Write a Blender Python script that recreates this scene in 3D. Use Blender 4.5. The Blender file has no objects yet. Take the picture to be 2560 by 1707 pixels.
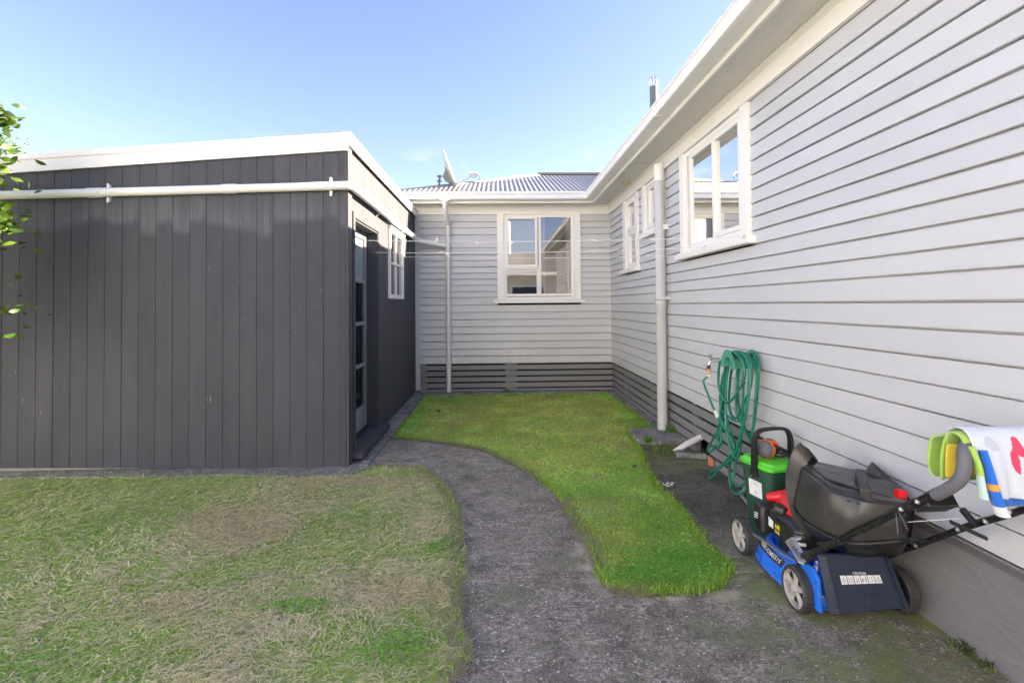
import bpy, bmesh, math, random
import numpy as np
from mathutils import Vector, Matrix

random.seed(7)
rng = np.random.default_rng(11)
scene = bpy.context.scene
COL = scene.collection

# ------------------------------------------------------------------ camera
YAW, PITCH, ROLL = 0.0272292, 0.0200373, -0.0087513
cam_d = bpy.data.cameras.new("camera")
cam = bpy.data.objects.new("camera", cam_d)
COL.objects.link(cam)
cam_d.sensor_width = 36.0
cam_d.lens = 18.0
cam_d.shift_y = -0.04597
cam_d.clip_start = 0.05
cam_d.clip_end = 3000.0
fwd = Vector((math.sin(YAW) * math.cos(PITCH), math.cos(YAW) * math.cos(PITCH), math.sin(PITCH)))
right = Vector((math.cos(YAW), -math.sin(YAW), 0))
up = right.cross(fwd)
r2 = math.cos(ROLL) * right + math.sin(ROLL) * up
u2 = -math.sin(ROLL) * right + math.cos(ROLL) * up
cam.matrix_world = Matrix(((r2.x, u2.x, -fwd.x, 0.0), (r2.y, u2.y, -fwd.y, 0.0),
                           (r2.z, u2.z, -fwd.z, 1.40), (0, 0, 0, 1)))
scene.camera = cam

# ------------------------------------------------------------------ sky, sun, exposure
SUN = Vector((1.0, 0.16, 0.388)).normalized()
sun_el = math.asin(SUN.z)
sun_rot = math.atan2(SUN.x, SUN.y)
world = bpy.data.worlds.new("World")
scene.world = world
world.use_nodes = True
wn, wl_ = world.node_tree.nodes, world.node_tree.links
wn.clear()
w_out = wn.new("ShaderNodeOutputWorld")
w_bg = wn.new("ShaderNodeBackground")
w_sky = wn.new("ShaderNodeTexSky")
w_sky.sky_type = 'NISHITA'
w_sky.sun_disc = False
w_sky.sun_elevation = sun_el
w_sky.sun_rotation = sun_rot
w_sky.altitude = 0.0
w_sky.air_density = 1.0
w_sky.dust_density = 0.8
w_sky.ozone_density = 3.3
w_bg.inputs["Strength"].default_value = 0.05
# small fair-weather clouds low over the horizon, all the way round
w_tc = wn.new("ShaderNodeTexCoord")
w_map = wn.new("ShaderNodeMapping")
w_map.inputs["Scale"].default_value = (1.0, 1.0, 2.2)
w_no = wn.new("ShaderNodeTexNoise")
w_no.inputs["Scale"].default_value = 7.0
w_no.inputs["Detail"].default_value = 6.0
w_no.inputs["Roughness"].default_value = 0.55
w_sep = wn.new("ShaderNodeSeparateXYZ")
w_r1 = wn.new("ShaderNodeMapRange")
w_r1.inputs["From Min"].default_value = 0.60
w_r1.inputs["From Max"].default_value = 0.80
w_r2 = wn.new("ShaderNodeMapRange")
w_r2.inputs["From Min"].default_value = 0.30
w_r2.inputs["From Max"].default_value = 0.20
w_mul = wn.new("ShaderNodeMath"); w_mul.operation = 'MULTIPLY'
w_mul2 = wn.new("ShaderNodeMath"); w_mul2.operation = 'MULTIPLY'
w_mul2.inputs[1].default_value = 0.45
w_mix = wn.new("ShaderNodeMix"); w_mix.data_type = 'RGBA'
w_mix.inputs["B"].default_value = (6.4, 6.3, 6.4, 1)
wl_.new(w_tc.outputs["Generated"], w_map.inputs["Vector"])
wl_.new(w_map.outputs["Vector"], w_no.inputs["Vector"])
wl_.new(w_tc.outputs["Generated"], w_sep.inputs[0])
wl_.new(w_no.outputs["Fac"], w_r1.inputs["Value"])
wl_.new(w_sep.outputs["Z"], w_r2.inputs["Value"])
wl_.new(w_r1.outputs[0], w_mul.inputs[0])
wl_.new(w_r2.outputs[0], w_mul.inputs[1])
wl_.new(w_mul.outputs[0], w_mul2.inputs[0])
wl_.new(w_mul2.outputs[0], w_mix.inputs["Factor"])
wl_.new(w_sky.outputs[0], w_mix.inputs["A"])
w_tint = wn.new("ShaderNodeMix"); w_tint.data_type = 'RGBA'; w_tint.blend_type = 'MULTIPLY'
w_tint.inputs["Factor"].default_value = 1.0
w_tint.inputs["B"].default_value = (1.15, 0.90, 0.97, 1)     # camera white balance set for open shade
wl_.new(w_mix.outputs["Result"], w_tint.inputs["A"])
wl_.new(w_tint.outputs["Result"], w_bg.inputs["Color"])
wl_.new(w_bg.outputs[0], w_out.inputs["Surface"])

sun_d = bpy.data.lights.new("sun", 'SUN')
sun_d.energy = 5.0
sun_d.angle = math.radians(0.5)
sun_d.color = (1.0, 0.86, 0.68)
sun = bpy.data.objects.new("sun", sun_d)
COL.objects.link(sun)
sun.rotation_euler = SUN.to_track_quat('Z', 'Y').to_euler()
sun.location = SUN * 30

vs = scene.view_settings
vs.view_transform = 'Standard'
vs.look = 'None'
vs.exposure = 3.12
vs.gamma = 1.0
vs.use_curve_mapping = False
scene.cycles.max_bounces = 10
scene.cycles.diffuse_bounces = 7
scene.cycles.transparent_max_bounces = 12
scene.cycles.use_denoising = True

# ------------------------------------------------------------------ materials
MATS = {}

def nm(name):
    m = bpy.data.materials.new(name)
    m.use_nodes = True
    nt = m.node_tree
    b = nt.nodes["Principled BSDF"]
    MATS[name] = m
    return m, nt, b

def N(nt, typ, **kw):
    n = nt.nodes.new(typ)
    for k, v in kw.items():
        if hasattr(n, k):
            setattr(n, k, v)
        else:
            n.inputs[k.replace("_", " ")].default_value = v
    return n

def ramp(nt, src, stops):
    r = nt.nodes.new("ShaderNodeValToRGB")
    el = r.color_ramp.elements
    while len(el) < len(stops):
        el.new(0.5)
    for e, (p, c) in zip(el, stops):
        e.position = p
        e.color = (c[0], c[1], c[2], 1) if not isinstance(c, (int, float)) else (c, c, c, 1)
    nt.links.new(src, r.inputs[0])
    return r.outputs[0]

def mixc(nt, fac, a, b, mode='MIX'):
    n = nt.nodes.new("ShaderNodeMix")
    n.data_type = 'RGBA'
    n.blend_type = mode
    for key, val in (("Factor", fac), ("A", a), ("B", b)):
        s = n.inputs[key]
        if isinstance(val, bpy.types.NodeSocket):
            nt.links.new(val, s)
        elif isinstance(val, (int, float)):
            s.default_value = val if key == "Factor" else (val, val, val, 1)
        else:
            s.default_value = (val[0], val[1], val[2], 1)
    return n.outputs["Result"]

def math_(nt, op, a, b=0.0, clamp=False):
    n = nt.nodes.new("ShaderNodeMath")
    n.operation = op
    n.use_clamp = clamp
    for i, val in enumerate((a, b)):
        if isinstance(val, bpy.types.NodeSocket):
            nt.links.new(val, n.inputs[i])
        else:
            n.inputs[i].default_value = val
    return n.outputs[0]

def noise(nt, vec, scale, detail=4.0, rough=0.55, dist=0.0):
    n = N(nt, "ShaderNodeTexNoise", Scale=scale, Detail=detail, Roughness=rough, Distortion=dist)
    nt.links.new(vec, n.inputs["Vector"])
    return n.outputs["Fac"]

def scaled(nt, vec, s, loc=(0, 0, 0)):
    m = N(nt, "ShaderNodeMapping")
    m.inputs["Scale"].default_value = s
    m.inputs["Location"].default_value = loc
    nt.links.new(vec, m.inputs["Vector"])
    return m.outputs[0]

def bump(nt, b, h, strength=0.3, dist=0.01):
    n = N(nt, "ShaderNodeBump")
    n.inputs["Strength"].default_value = strength
    n.inputs["Distance"].default_value = dist
    nt.links.new(h, n.inputs["Height"])
    nt.links.new(n.outputs[0], b.inputs["Normal"])

def pos(nt):
    return N(nt, "ShaderNodeNewGeometry").outputs["Position"]

def objc(nt):
    return N(nt, "ShaderNodeTexCoord").outputs["Object"]

def rnd(nt):
    return N(nt, "ShaderNodeObjectInfo").outputs["Random"]

def paint(name, col, rough=0.5, var=0.06, grime=(0.3, 0.27, 0.22), grime_amt=0.12, bscale=60.0, bstr=0.08, metal=0.0, spec=0.5, perobj=0.0, coat=0.0):
    m, nt, b = nm(name)
    p = pos(nt)
    n1 = noise(nt, p, 2.3, 5)
    n2 = noise(nt, p, 26.0, 4)
    c = mixc(nt, n1, tuple(v * (1 - var) for v in col), tuple(min(1, v * (1 + var)) for v in col))
    g = ramp(nt, n2, [(0.52, 0.0), (0.75, 1.0)])
    g = math_(nt, 'MULTIPLY', g, grime_amt)
    c = mixc(nt, g, c, grime)
    if perobj:
        k = math_(nt, 'MULTIPLY', math_(nt, 'SUBTRACT', rnd(nt), 0.5), perobj)
        k = math_(nt, 'ADD', k, 1.0)
        c = mixc(nt, 1.0, c, k, 'MULTIPLY')
    nt.links.new(c, b.inputs["Base Color"])
    b.inputs["Roughness"].default_value = rough
    b.inputs["Metallic"].default_value = metal
    b.inputs["Specular IOR Level"].default_value = spec
    b.inputs["Coat Weight"].default_value = coat
    if bstr:
        bump(nt, b, noise(nt, p, bscale, 3), bstr, 0.004)
    return m

# weatherboard paint: faint horizontal grain plus per-board shade
def board_paint(name, col):
    m, nt, b = nm(name)
    p = pos(nt)
    g = noise(nt, scaled(nt, p, (5, 5, 160)), 1.0, 4)
    n1 = noise(nt, p, 1.4, 4)
    n2 = noise(nt, scaled(nt, p, (3, 3, 7)), 1.0, 6, 0.65)
    c = mixc(nt, n1, tuple(v * 0.95 for v in col), tuple(v * 1.05 for v in col))
    dirt = math_(nt, 'MULTIPLY', ramp(nt, n2, [(0.5, 0.0), (0.8, 1.0)]), 0.16)
    c = mixc(nt, dirt, c, tuple(v * 0.72 for v in (col[0], col[1] * 0.98, col[2] * 0.93)))
    speck = ramp(nt, noise(nt, p, 17.0, 2), [(0.795, 0.0), (0.81, 1.0)])
    c = mixc(nt, math_(nt, 'MULTIPLY', speck, 0.5), c, (0.2, 0.17, 0.13))
    sz = N(nt, "ShaderNodeSeparateXYZ"); nt.links.new(p, sz.inputs[0])
    low = math_(nt, 'MULTIPLY', math_(nt, 'SUBTRACT', 0.95, sz.outputs["Z"]), 1.6, True)
    spl = ramp(nt, noise(nt, scaled(nt, p, (9, 9, 5)), 1.0, 6, 0.7), [(0.42, 0.0), (0.75, 1.0)])
    c = mixc(nt, math_(nt, 'MULTIPLY', math_(nt, 'MULTIPLY', low, spl), 0.45), c, (0.33, 0.31, 0.27))
    drip = ramp(nt, noise(nt, scaled(nt, p, (22, 22, 0.9)), 1.0, 4, 0.6), [(0.62, 0.0), (0.8, 1.0)])
    c = mixc(nt, math_(nt, 'MULTIPLY', drip, 0.14), c, (0.30, 0.29, 0.27))
    k = math_(nt, 'ADD', math_(nt, 'MULTIPLY', math_(nt, 'SUBTRACT', rnd(nt), 0.5), 0.07), 1.0)
    c = mixc(nt, 1.0, c, k, 'MULTIPLY')
    nt.links.new(c, b.inputs["Base Color"])
    b.inputs["Roughness"].default_value = 0.42
    bump(nt, b, math_(nt, 'ADD', math_(nt, 'MULTIPLY', g, 0.5), math_(nt, 'MULTIPLY', noise(nt, p, 3.0, 3), 2.0)), 0.12, 0.006)
    return m

M_BOARD = board_paint("weatherboard_paint", (0.528, 0.540, 0.562))
M_TRIM = paint("white_trim_paint", (0.80, 0.79, 0.765), 0.4, 0.02, (0.45, 0.4, 0.32), 0.10, 40, 0.05)
M_SOFFIT = paint("soffit_paint", (0.66, 0.645, 0.615), 0.55, 0.03, (0.3, 0.27, 0.2), 0.10)
M_GUTTER = paint("gutter_white_metal", (0.78, 0.775, 0.76), 0.3, 0.02, (0.4, 0.36, 0.3), 0.12)
M_SLAT = paint("base_slat_grey_paint", (0.205, 0.205, 0.215), 0.5, 0.08, (0.4, 0.39, 0.37), 0.18, perobj=0.14)
M_VENTPIPE = paint("grey_pipe_paint", (0.50, 0.505, 0.525), 0.38, 0.02, (0.3, 0.28, 0.25), 0.1)
M_PVC = paint("white_pvc", (0.74, 0.735, 0.71), 0.3, 0.02, (0.42, 0.38, 0.28), 0.22, 30, 0.03)
M_DARK = paint("dark_void", (0.012, 0.012, 0.012), 0.9, 0.0, (0, 0, 0), 0.0, bstr=0)
M_ROOM = paint("room_lining", (0.30, 0.29, 0.27), 0.8, 0.05)
M_CURTAIN = paint("curtain_cloth", (0.62, 0.60, 0.55), 0.9, 0.04)

# charcoal shed boards; upper stretch chalked and faded, with a ragged lower limit
def shed_paint(name, fade):
    m, nt, b = nm(name)
    p = pos(nt)
    sep = N(nt, "ShaderNodeSeparateXYZ"); nt.links.new(p, sep.inputs[0])
    g = noise(nt, scaled(nt, p, (70, 70, 4)), 1.0, 5, 0.6)
    g2 = noise(nt, scaled(nt, p, (26, 26, 1.2), (3, 1, 7)), 1.0, 5, 0.65)
    r = rnd(nt)
    base = mixc(nt, g, (0.033, 0.036, 0.046) if fade else (0.046, 0.046, 0.052), (0.053, 0.056, 0.069) if fade else (0.070, 0.070, 0.076))
    blot = noise(nt, scaled(nt, p, (3, 3, 1.1)), 1.0, 5, 0.6)
    base = mixc(nt, ramp(nt, blot, [(0.4, 0.0), (0.7, 0.6)]), base, (0.066, 0.069, 0.082))
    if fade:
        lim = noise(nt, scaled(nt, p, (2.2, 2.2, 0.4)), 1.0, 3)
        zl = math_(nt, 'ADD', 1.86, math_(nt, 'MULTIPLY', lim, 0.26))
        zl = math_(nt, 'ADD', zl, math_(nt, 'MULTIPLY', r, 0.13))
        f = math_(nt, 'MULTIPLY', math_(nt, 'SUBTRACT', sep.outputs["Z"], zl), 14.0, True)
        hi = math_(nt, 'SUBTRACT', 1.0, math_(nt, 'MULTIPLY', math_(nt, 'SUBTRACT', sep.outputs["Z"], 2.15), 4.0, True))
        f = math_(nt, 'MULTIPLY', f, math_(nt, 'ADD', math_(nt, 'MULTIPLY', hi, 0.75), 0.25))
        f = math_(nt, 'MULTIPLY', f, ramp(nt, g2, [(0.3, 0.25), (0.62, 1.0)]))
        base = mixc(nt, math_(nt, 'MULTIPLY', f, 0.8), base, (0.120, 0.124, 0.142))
    chip = ramp(nt, noise(nt, scaled(nt, p, (120, 120, 9)), 1.0, 3, 0.5), [(0.735, 0.0), (0.76, 1.0)])
    chip2 = ramp(nt, noise(nt, p, 3.0, 2), [(0.45, 0.0), (0.6, 1.0)])
    c = mixc(nt, math_(nt, 'MULTIPLY', math_(nt, 'MULTIPLY', chip, chip2), 0.75), base, (0.45, 0.44, 0.42))
    k = math_(nt, 'ADD', math_(nt, 'MULTIPLY', math_(nt, 'SUBTRACT', r, 0.5), 0.16), 1.0)
    c = mixc(nt, 1.0, c, k, 'MULTIPLY')
    nt.links.new(c, b.inputs["Base Color"])
    b.inputs["Roughness"].default_value = 0.68
    b.inputs["Specular IOR Level"].default_value = 0.3
    bump(nt, b, math_(nt, 'ADD', g, math_(nt, 'MULTIPLY', g2, 0.8)), 0.22, 0.004)
    return m

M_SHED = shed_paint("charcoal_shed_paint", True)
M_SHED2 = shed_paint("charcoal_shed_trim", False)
M_DOOR = paint("door_grey_paint", (0.19, 0.195, 0.21), 0.45, 0.06, (0.6, 0.6, 0.58), 0.14, 50, 0.1)

def foundation_mat():
    m, nt, b = nm("grey_plaster")
    p = pos(nt)
    s = scaled(nt, p, (1, 1.0, 1.0))
    rot = N(nt, "ShaderNodeMapping"); rot.inputs["Rotation"].default_value = (-0.85, 0, 0); rot.inputs["Scale"].default_value = (3, 2.0, 6.5)
    nt.links.new(p, rot.inputs["Vector"])
    n1 = noise(nt, rot.outputs[0], 1.0, 2, 0.45, 0.9)
    ridge = ramp(nt, n1, [(0.46, 0.0), (0.515, 1.0), (0.53, 0.2), (0.7, 0.0)])
    n2 = noise(nt, p, 60, 3)
    pits = ramp(nt, noise(nt, rot.outputs[0], 9.0, 2), [(0.62, 0.0), (0.7, 1.0)])
    c = mixc(nt, noise(nt, p, 3.0, 5), (0.150, 0.150, 0.160), (0.195, 0.195, 0.207))
    c = mixc(nt, math_(nt, 'MULTIPLY', ridge, 0.08), c, (0.25, 0.25, 0.26))
    nt.links.new(c, b.inputs["Base Color"])
    b.inputs["Roughness"].default_value = 0.5
    h = math_(nt, 'ADD', ridge, math_(nt, 'MULTIPLY', n2, 0.25))
    h = math_(nt, 'ADD', h, math_(nt, 'MULTIPLY', pits, 0.5))
    bump(nt, b, h, 0.3, 0.007)
    return m
M_FOUND = foundation_mat()

def concrete_mat(name, lo, hi, moss=True, scuff=True):
    m, nt, b = nm(name)
    p = pos(nt)
    sep = N(nt, "ShaderNodeSeparateXYZ"); nt.links.new(p, sep.inputs[0])
    X, Y = sep.outputs["X"], sep.outputs["Y"]
    big = noise(nt, p, 1.3, 5, 0.6)
    mid = noise(nt, p, 7.0, 6, 0.7)
    n25 = noise(nt, p, 30.0, 6, 0.75)
    fine = noise(nt, p, 120.0, 3, 0.7)
    grit = noise(nt, p, 420.0, 2, 0.6)
    c = mixc(nt, ramp(nt, big, [(0.3, 0.0), (0.7, 1.0)]), lo, hi)
    c = mixc(nt, ramp(nt, mid, [(0.38, 0.75), (0.56, 0.0)]), c, tuple(v * 0.42 for v in lo))
    c = mixc(nt, ramp(nt, n25, [(0.36, 0.8), (0.52, 0.0)]), c, tuple(v * 0.38 for v in lo))
    c = mixc(nt, ramp(nt, fine, [(0.36, 0.7), (0.52, 0.0)]), c, tuple(v * 0.28 for v in lo))
    if scuff:
        # worn pale cement skin left on the high spots, in flecks
        d = noise(nt, scaled(nt, p, (1.2, 1.8, 1)), 2.6, 6, 0.7, 0.8)
        w = ramp(nt, d, [(0.42, 0.18), (0.58, 1.0)])
        st = ramp(nt, noise(nt, scaled(nt, p, (20, 34, 1)), 1.0, 6, 0.8, 2.6), [(0.50, 0.0), (0.60, 1.0)])
        w2 = math_(nt, 'MULTIPLY', w, st)
        c = mixc(nt, math_(nt, 'MULTIPLY', w2, 0.8), c, (0.64, 0.595, 0.53))
        agg = ramp(nt, noise(nt, p, 62.0, 1, 0.4), [(0.70, 0.0), (0.73, 1.0)])
        c = mixc(nt, math_(nt, 'MULTIPLY', agg, 0.9), c, (0.72, 0.72, 0.72))
        # bare sandy cement where the turf has drawn back
        ex_ = math_(nt, 'SUBTRACT', X, 0.50)
        d2 = math_(nt, 'ADD', math_(nt, 'POWER', math_(nt, 'MULTIPLY', ex_, 9.0), 2.0), math_(nt, 'POWER', math_(nt, 'MULTIPLY', math_(nt, 'SUBTRACT', Y, 2.78), 3.2), 2.0))
        d3 = math_(nt, 'ADD', math_(nt, 'POWER', math_(nt, 'MULTIPLY', math_(nt, 'SUBTRACT', Y, 2.455), 16.0), 2.0), math_(nt, 'POWER', math_(nt, 'MULTIPLY', math_(nt, 'SUBTRACT', X, 0.95), 2.2), 2.0))
        sa = math_(nt, 'SUBTRACT', 1.0, math_(nt, 'MINIMUM', d2, d3), True)
        sa = math_(nt, 'MULTIPLY', sa, ramp(nt, mid, [(0.42, 0.0), (0.58, 1.0)]))
        c = mixc(nt, math_(nt, 'MULTIPLY', sa, 0.8), c, (0.52, 0.47, 0.36))
        # lichen
        li = ramp(nt, noise(nt, p, 8.0, 3, 0.5), [(0.69, 0.0), (0.74, 1.0)])
        c = mixc(nt, math_(nt, 'MULTIPLY', li, 0.5), c, (0.20, 0.19, 0.06))
        mo = ramp(nt, noise(nt, scaled(nt, p, (1, 1, 1), (4, 9, 2)), 3.2, 6, 0.7), [(0.52, 0.0), (0.68, 1.0)])
        c = mixc(nt, math_(nt, 'MULTIPLY', mo, 0.6), c, (0.13, 0.165, 0.075))
    if moss:
        # algae-blackened slab against the house, green at its rim
        fx = math_(nt, 'MULTIPLY', math_(nt, 'SUBTRACT', X, 1.02), 6.0, True)
        fy = math_(nt, 'MULTIPLY', math_(nt, 'SUBTRACT', math_(nt, 'ADD', Y, math_(nt, 'MULTIPLY', mid, 0.8)), 3.25), 2.2, True)
        al = math_(nt, 'MULTIPLY', fx, fy)
        al = math_(nt, 'MULTIPLY', al, ramp(nt, noise(nt, p, 3.0, 5), [(0.25, 0.55), (0.6, 1.0)]))
        c = mixc(nt, math_(nt, 'MULTIPLY', al, 0.82), c, (0.028, 0.03, 0.024))
        fy2 = math_(nt, 'MULTIPLY', math_(nt, 'SUBTRACT', 3.35, Y), 1.6, True)
        fy3 = math_(nt, 'MULTIPLY', math_(nt, 'SUBTRACT', Y, 1.6), 2.5, True)
        fx2 = math_(nt, 'MULTIPLY', math_(nt, 'SUBTRACT', X, 0.95), 4.0, True)
        fz = math_(nt, 'MULTIPLY', math_(nt, 'SUBTRACT', Y, 4.05), 2.2, True)
        g = math_(nt, 'MULTIPLY', math_(nt, 'MULTIPLY', fx2, fy3), math_(nt, 'MAXIMUM', fy2, fz))
        gm = ramp(nt, noise(nt, p, 5.0, 6, 0.7), [(0.42, 0.0), (0.62, 1.0)])
        c = mixc(nt, math_(nt, 'MULTIPLY', math_(nt, 'MULTIPLY', g, gm), 0.85), c, (0.17, 0.215, 0.055))
        deb = ramp(nt, noise(nt, scaled(nt, p, (40, 75, 1)), 1.0, 3, 0.6, 2.5), [(0.64, 0.0), (0.68, 1.0)])
        c = mixc(nt, math_(nt, 'MULTIPLY', math_(nt, 'MULTIPLY', al, deb), 0.6), c, (0.26, 0.23, 0.15))
    nt.links.new(c, b.inputs["Base Color"])
    b.inputs["Roughness"].default_value = 0.8
    h = math_(nt, 'ADD', math_(nt, 'MULTIPLY', fine, 0.7), math_(nt, 'MULTIPLY', mid, 1.2))
    h = math_(nt, 'ADD', h, math_(nt, 'MULTIPLY', grit, 0.3))
    bump(nt, b, h, 0.55, 0.008)
    return m

M_CONC = concrete_mat("weathered_concrete", (0.192, 0.170, 0.140), (0.315, 0.281, 0.234))
M_EDGE = concrete_mat("pale_concrete", (0.22, 0.22, 0.22), (0.34, 0.335, 0.32), False, False)

def soil_mat(name, a, c2):
    m, nt, b = nm(name)
    p = pos(nt)
    n1 = noise(nt, p, 14.0, 6, 0.7)
    n2 = noise(nt, scaled(nt, p, (70, 220, 1)), 1.0, 4, 0.7, 2.0)
    c = mixc(nt, ramp(nt, n1, [(0.35, 0.0), (0.65, 1.0)]), a, c2)
    c = mixc(nt, math_(nt, 'MULTIPLY', n2, 0.32), c, (0.06, 0.06, 0.025))
    nt.links.new(c, b.inputs["Base Color"])
    b.inputs["Roughness"].default_value = 0.95
    bump(nt, b, math_(nt, 'ADD', n1, n2), 0.8, 0.02)
    return m
M_SOIL_DRY = soil_mat("straw_thatch", (0.66, 0.60, 0.40), (0.48, 0.57, 0.22))
M_SOIL_GRN = soil_mat("turf_thatch", (0.38, 0.56, 0.10), (0.54, 0.58, 0.20))

def grass_mat():
    m, nt, b = nm("grass_blade")
    a = N(nt, "ShaderNodeAttribute"); a.attribute_name = "Col"
    nt.links.new(a.outputs["Color"], b.inputs["Base Color"])
    b.inputs["Roughness"].default_value = 0.55
    b.inputs["Specular IOR Level"].default_value = 0.3
    tr = N(nt, "ShaderNodeBsdfTranslucent")
    nt.links.new(a.outputs["Color"], tr.inputs["Color"])
    mx = N(nt, "ShaderNodeMixShader"); mx.inputs[0].default_value = 0.45
    out = nt.nodes["Material Output"]
    nt.links.new(b.outputs[0], mx.inputs[1]); nt.links.new(tr.outputs[0], mx.inputs[2])
    nt.links.new(mx.outputs[0], out.inputs["Surface"])
    return m
M_GRASS = grass_mat()

def leaf_mat():
    m, nt, b = nm("glossy_leaf")
    a = N(nt, "ShaderNodeAttribute"); a.attribute_name = "Col"
    nt.links.new(a.outputs["Color"], b.inputs["Base Color"])
    b.inputs["Roughness"].default_value = 0.35
    tr = N(nt, "ShaderNodeBsdfTranslucent")
    c = mixc(nt, 1.0, a.outputs["Color"], (1.0, 1.0, 0.4), 'MULTIPLY')
    nt.links.new(c, tr.inputs["Color"])
    mx = N(nt, "ShaderNodeMixShader"); mx.inputs[0].default_value = 0.35
    out = nt.nodes["Material Output"]
    nt.links.new(b.outputs[0], mx.inputs[1]); nt.links.new(tr.outputs[0], mx.inputs[2])
    nt.links.new(mx.outputs[0], out.inputs["Surface"])
    return m
M_LEAF = leaf_mat()
M_BARK = paint("bark", (0.12, 0.09, 0.065), 0.9, 0.2, bscale=30, bstr=0.6)

def glass_mat(name, tint, refl):
    m, nt, b = nm(name)
    nt.nodes.remove(b)
    fr = N(nt, "ShaderNodeFresnel"); fr.inputs["IOR"].default_value = 1.52
    f = math_(nt, 'ADD', math_(nt, 'MULTIPLY', fr.outputs[0], 1.0 - refl), refl, True)
    t = N(nt, "ShaderNodeBsdfTransparent"); t.inputs["Color"].default_value = tint
    g = N(nt, "ShaderNodeBsdfGlossy"); g.inputs["Roughness"].default_value = 0.0
    n = noise(nt, pos(nt), 2.2, 2)
    bp_ = N(nt, "ShaderNodeBump"); bp_.inputs["Strength"].default_value = 0.02; bp_.inputs["Distance"].default_value = 0.02
    nt.links.new(n, bp_.inputs["Height"]); nt.links.new(bp_.outputs[0], g.inputs["Normal"])
    mx = N(nt, "ShaderNodeMixShader")
    nt.links.new(f, mx.inputs[0]); nt.links.new(t.outputs[0], mx.inputs[1]); nt.links.new(g.outputs[0], mx.inputs[2])
    nt.links.new(mx.outputs[0], nt.nodes["Material Output"].inputs["Surface"])
    return m
M_GLASS = glass_mat("window_glass", (0.72, 0.75, 0.76, 1), 0.25)
M_GLASS2 = glass_mat("dull_glass", (0.55, 0.6, 0.6, 1), 0.10)

def frosted():
    m, nt, b = nm("frosted_glass")
    c = mixc(nt, noise(nt, pos(nt), 6, 4), (0.16, 0.22, 0.22), (0.30, 0.36, 0.36))
    nt.links.new(c, b.inputs["Base Color"])
    b.inputs["Roughness"].default_value = 0.22
    return m
M_FROST = frosted()

def roof_mat():
    m, nt, b = nm("corrugated_roof_paint")
    p = pos(nt)
    c = mixc(nt, noise(nt, p, 2.0, 5), (0.215, 0.195, 0.165), (0.28, 0.255, 0.215))
    nt.links.new(c, b.inputs["Base Color"])
    b.inputs["Roughness"].default_value = 0.32
    b.inputs["Metallic"].default_value = 0.1
    bump(nt, b, noise(nt, p, 30, 3), 0.05, 0.005)
    return m
M_ROOF = roof_mat()
M_RIDGE = paint("ridge_capping", (0.34, 0.305, 0.25), 0.4, 0.05)

def plastic(name, col, rough=0.4, var=0.1, scratch=0.25, coat=0.0):
    m, nt, b = nm(name)
    p = pos(nt)
    c = mixc(nt, noise(nt, p, 9, 5), tuple(v * (1 - var) for v in col), tuple(v * (1 + var) for v in col))
    d = ramp(nt, noise(nt, p, 22, 6, 0.7), [(0.5, 0.0), (0.8, 1.0)])
    c = mixc(nt, math_(nt, 'MULTIPLY', d, scratch), c, (0.22, 0.2, 0.17))
    nt.links.new(c, b.inputs["Base Color"])
    r = ramp(nt, noise(nt, p, 14, 5), [(0.3, rough * 0.75), (0.7, min(1, rough * 1.35))])
    nt.links.new(r, b.inputs["Roughness"])
    b.inputs["Coat Weight"].default_value = coat
    bump(nt, b, noise(nt, p, 220, 2), 0.06, 0.002)
    return m

M_BLK = plastic("black_plastic", (0.016, 0.016, 0.017), 0.38, 0.15, 0.10)
M_CATCH = plastic("faded_black_plastic", (0.034, 0.033, 0.031), 0.34, 0.25, 0.22)
M_NAVY = plastic("navy_black_plastic", (0.020, 0.030, 0.058), 0.36, 0.12, 0.08)
M_RUBBER = plastic("tyre_rubber", (0.035, 0.036, 0.038), 0.7, 0.15, 0.2)
M_RIM = plastic("grey_wheel_plastic", (0.36, 0.35, 0.33), 0.5, 0.06, 0.3)
M_BLUE = plastic("blue_steel_paint", (0.014, 0.15, 0.74), 0.28, 0.08, 0.24, 0.4)
M_RED = plastic("red_plastic", (0.62, 0.012, 0.016), 0.33, 0.06, 0.06)
M_TUBE = plastic("black_tube_paint", (0.012, 0.012, 0.013), 0.25, 0.1, 0.24)
M_FOAM = plastic("grey_foam_grip", (0.12, 0.12, 0.14), 0.75, 0.1, 0.15)
M_ALLOY = paint("galvanised_metal", (0.5, 0.5, 0.48), 0.35, 0.08, (0.2, 0.17, 0.13), 0.3, metal=0.7)
M_GALV = paint("weathered_galvanised", (0.17, 0.19, 0.20), 0.6, 0.2, (0.2, 0.2, 0.18), 0.3, metal=0.4)
M_CHROME = paint("chromed_tap", (0.6, 0.6, 0.6), 0.2, 0.05, (0.3, 0.27, 0.2), 0.2, metal=0.9)
M_WHITE = paint("white_sticker", (0.75, 0.76, 0.78), 0.45, 0.02, grime_amt=0.1, bstr=0)
M_INK = paint("black_ink", (0.02, 0.02, 0.02), 0.5, 0.0, grime_amt=0.0, bstr=0)
M_YEL = paint("yellow_sticker", (0.75, 0.62, 0.01), 0.45, 0.02, grime_amt=0.05, bstr=0)
M_HOSE = plastic("green_hose", (0.012, 0.19, 0.125), 0.35, 0.15, 0.10)
M_HANG = plastic("green_hanger", (0.06, 0.30, 0.21), 0.5, 0.12, 0.25)
M_ORANGE = plastic("orange_plastic", (0.80, 0.16, 0.01), 0.4, 0.06, 0.05)
M_ORCON = plastic("faded_orange_fitting", (0.75, 0.36, 0.14), 0.5, 0.1, 0.1)
M_CREAMCON = plastic("cream_fitting", (0.7, 0.68, 0.58), 0.5, 0.05, 0.1)
M_BIN = plastic("dark_green_bin", (0.024, 0.072, 0.050), 0.42, 0.08, 0.07)
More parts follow.
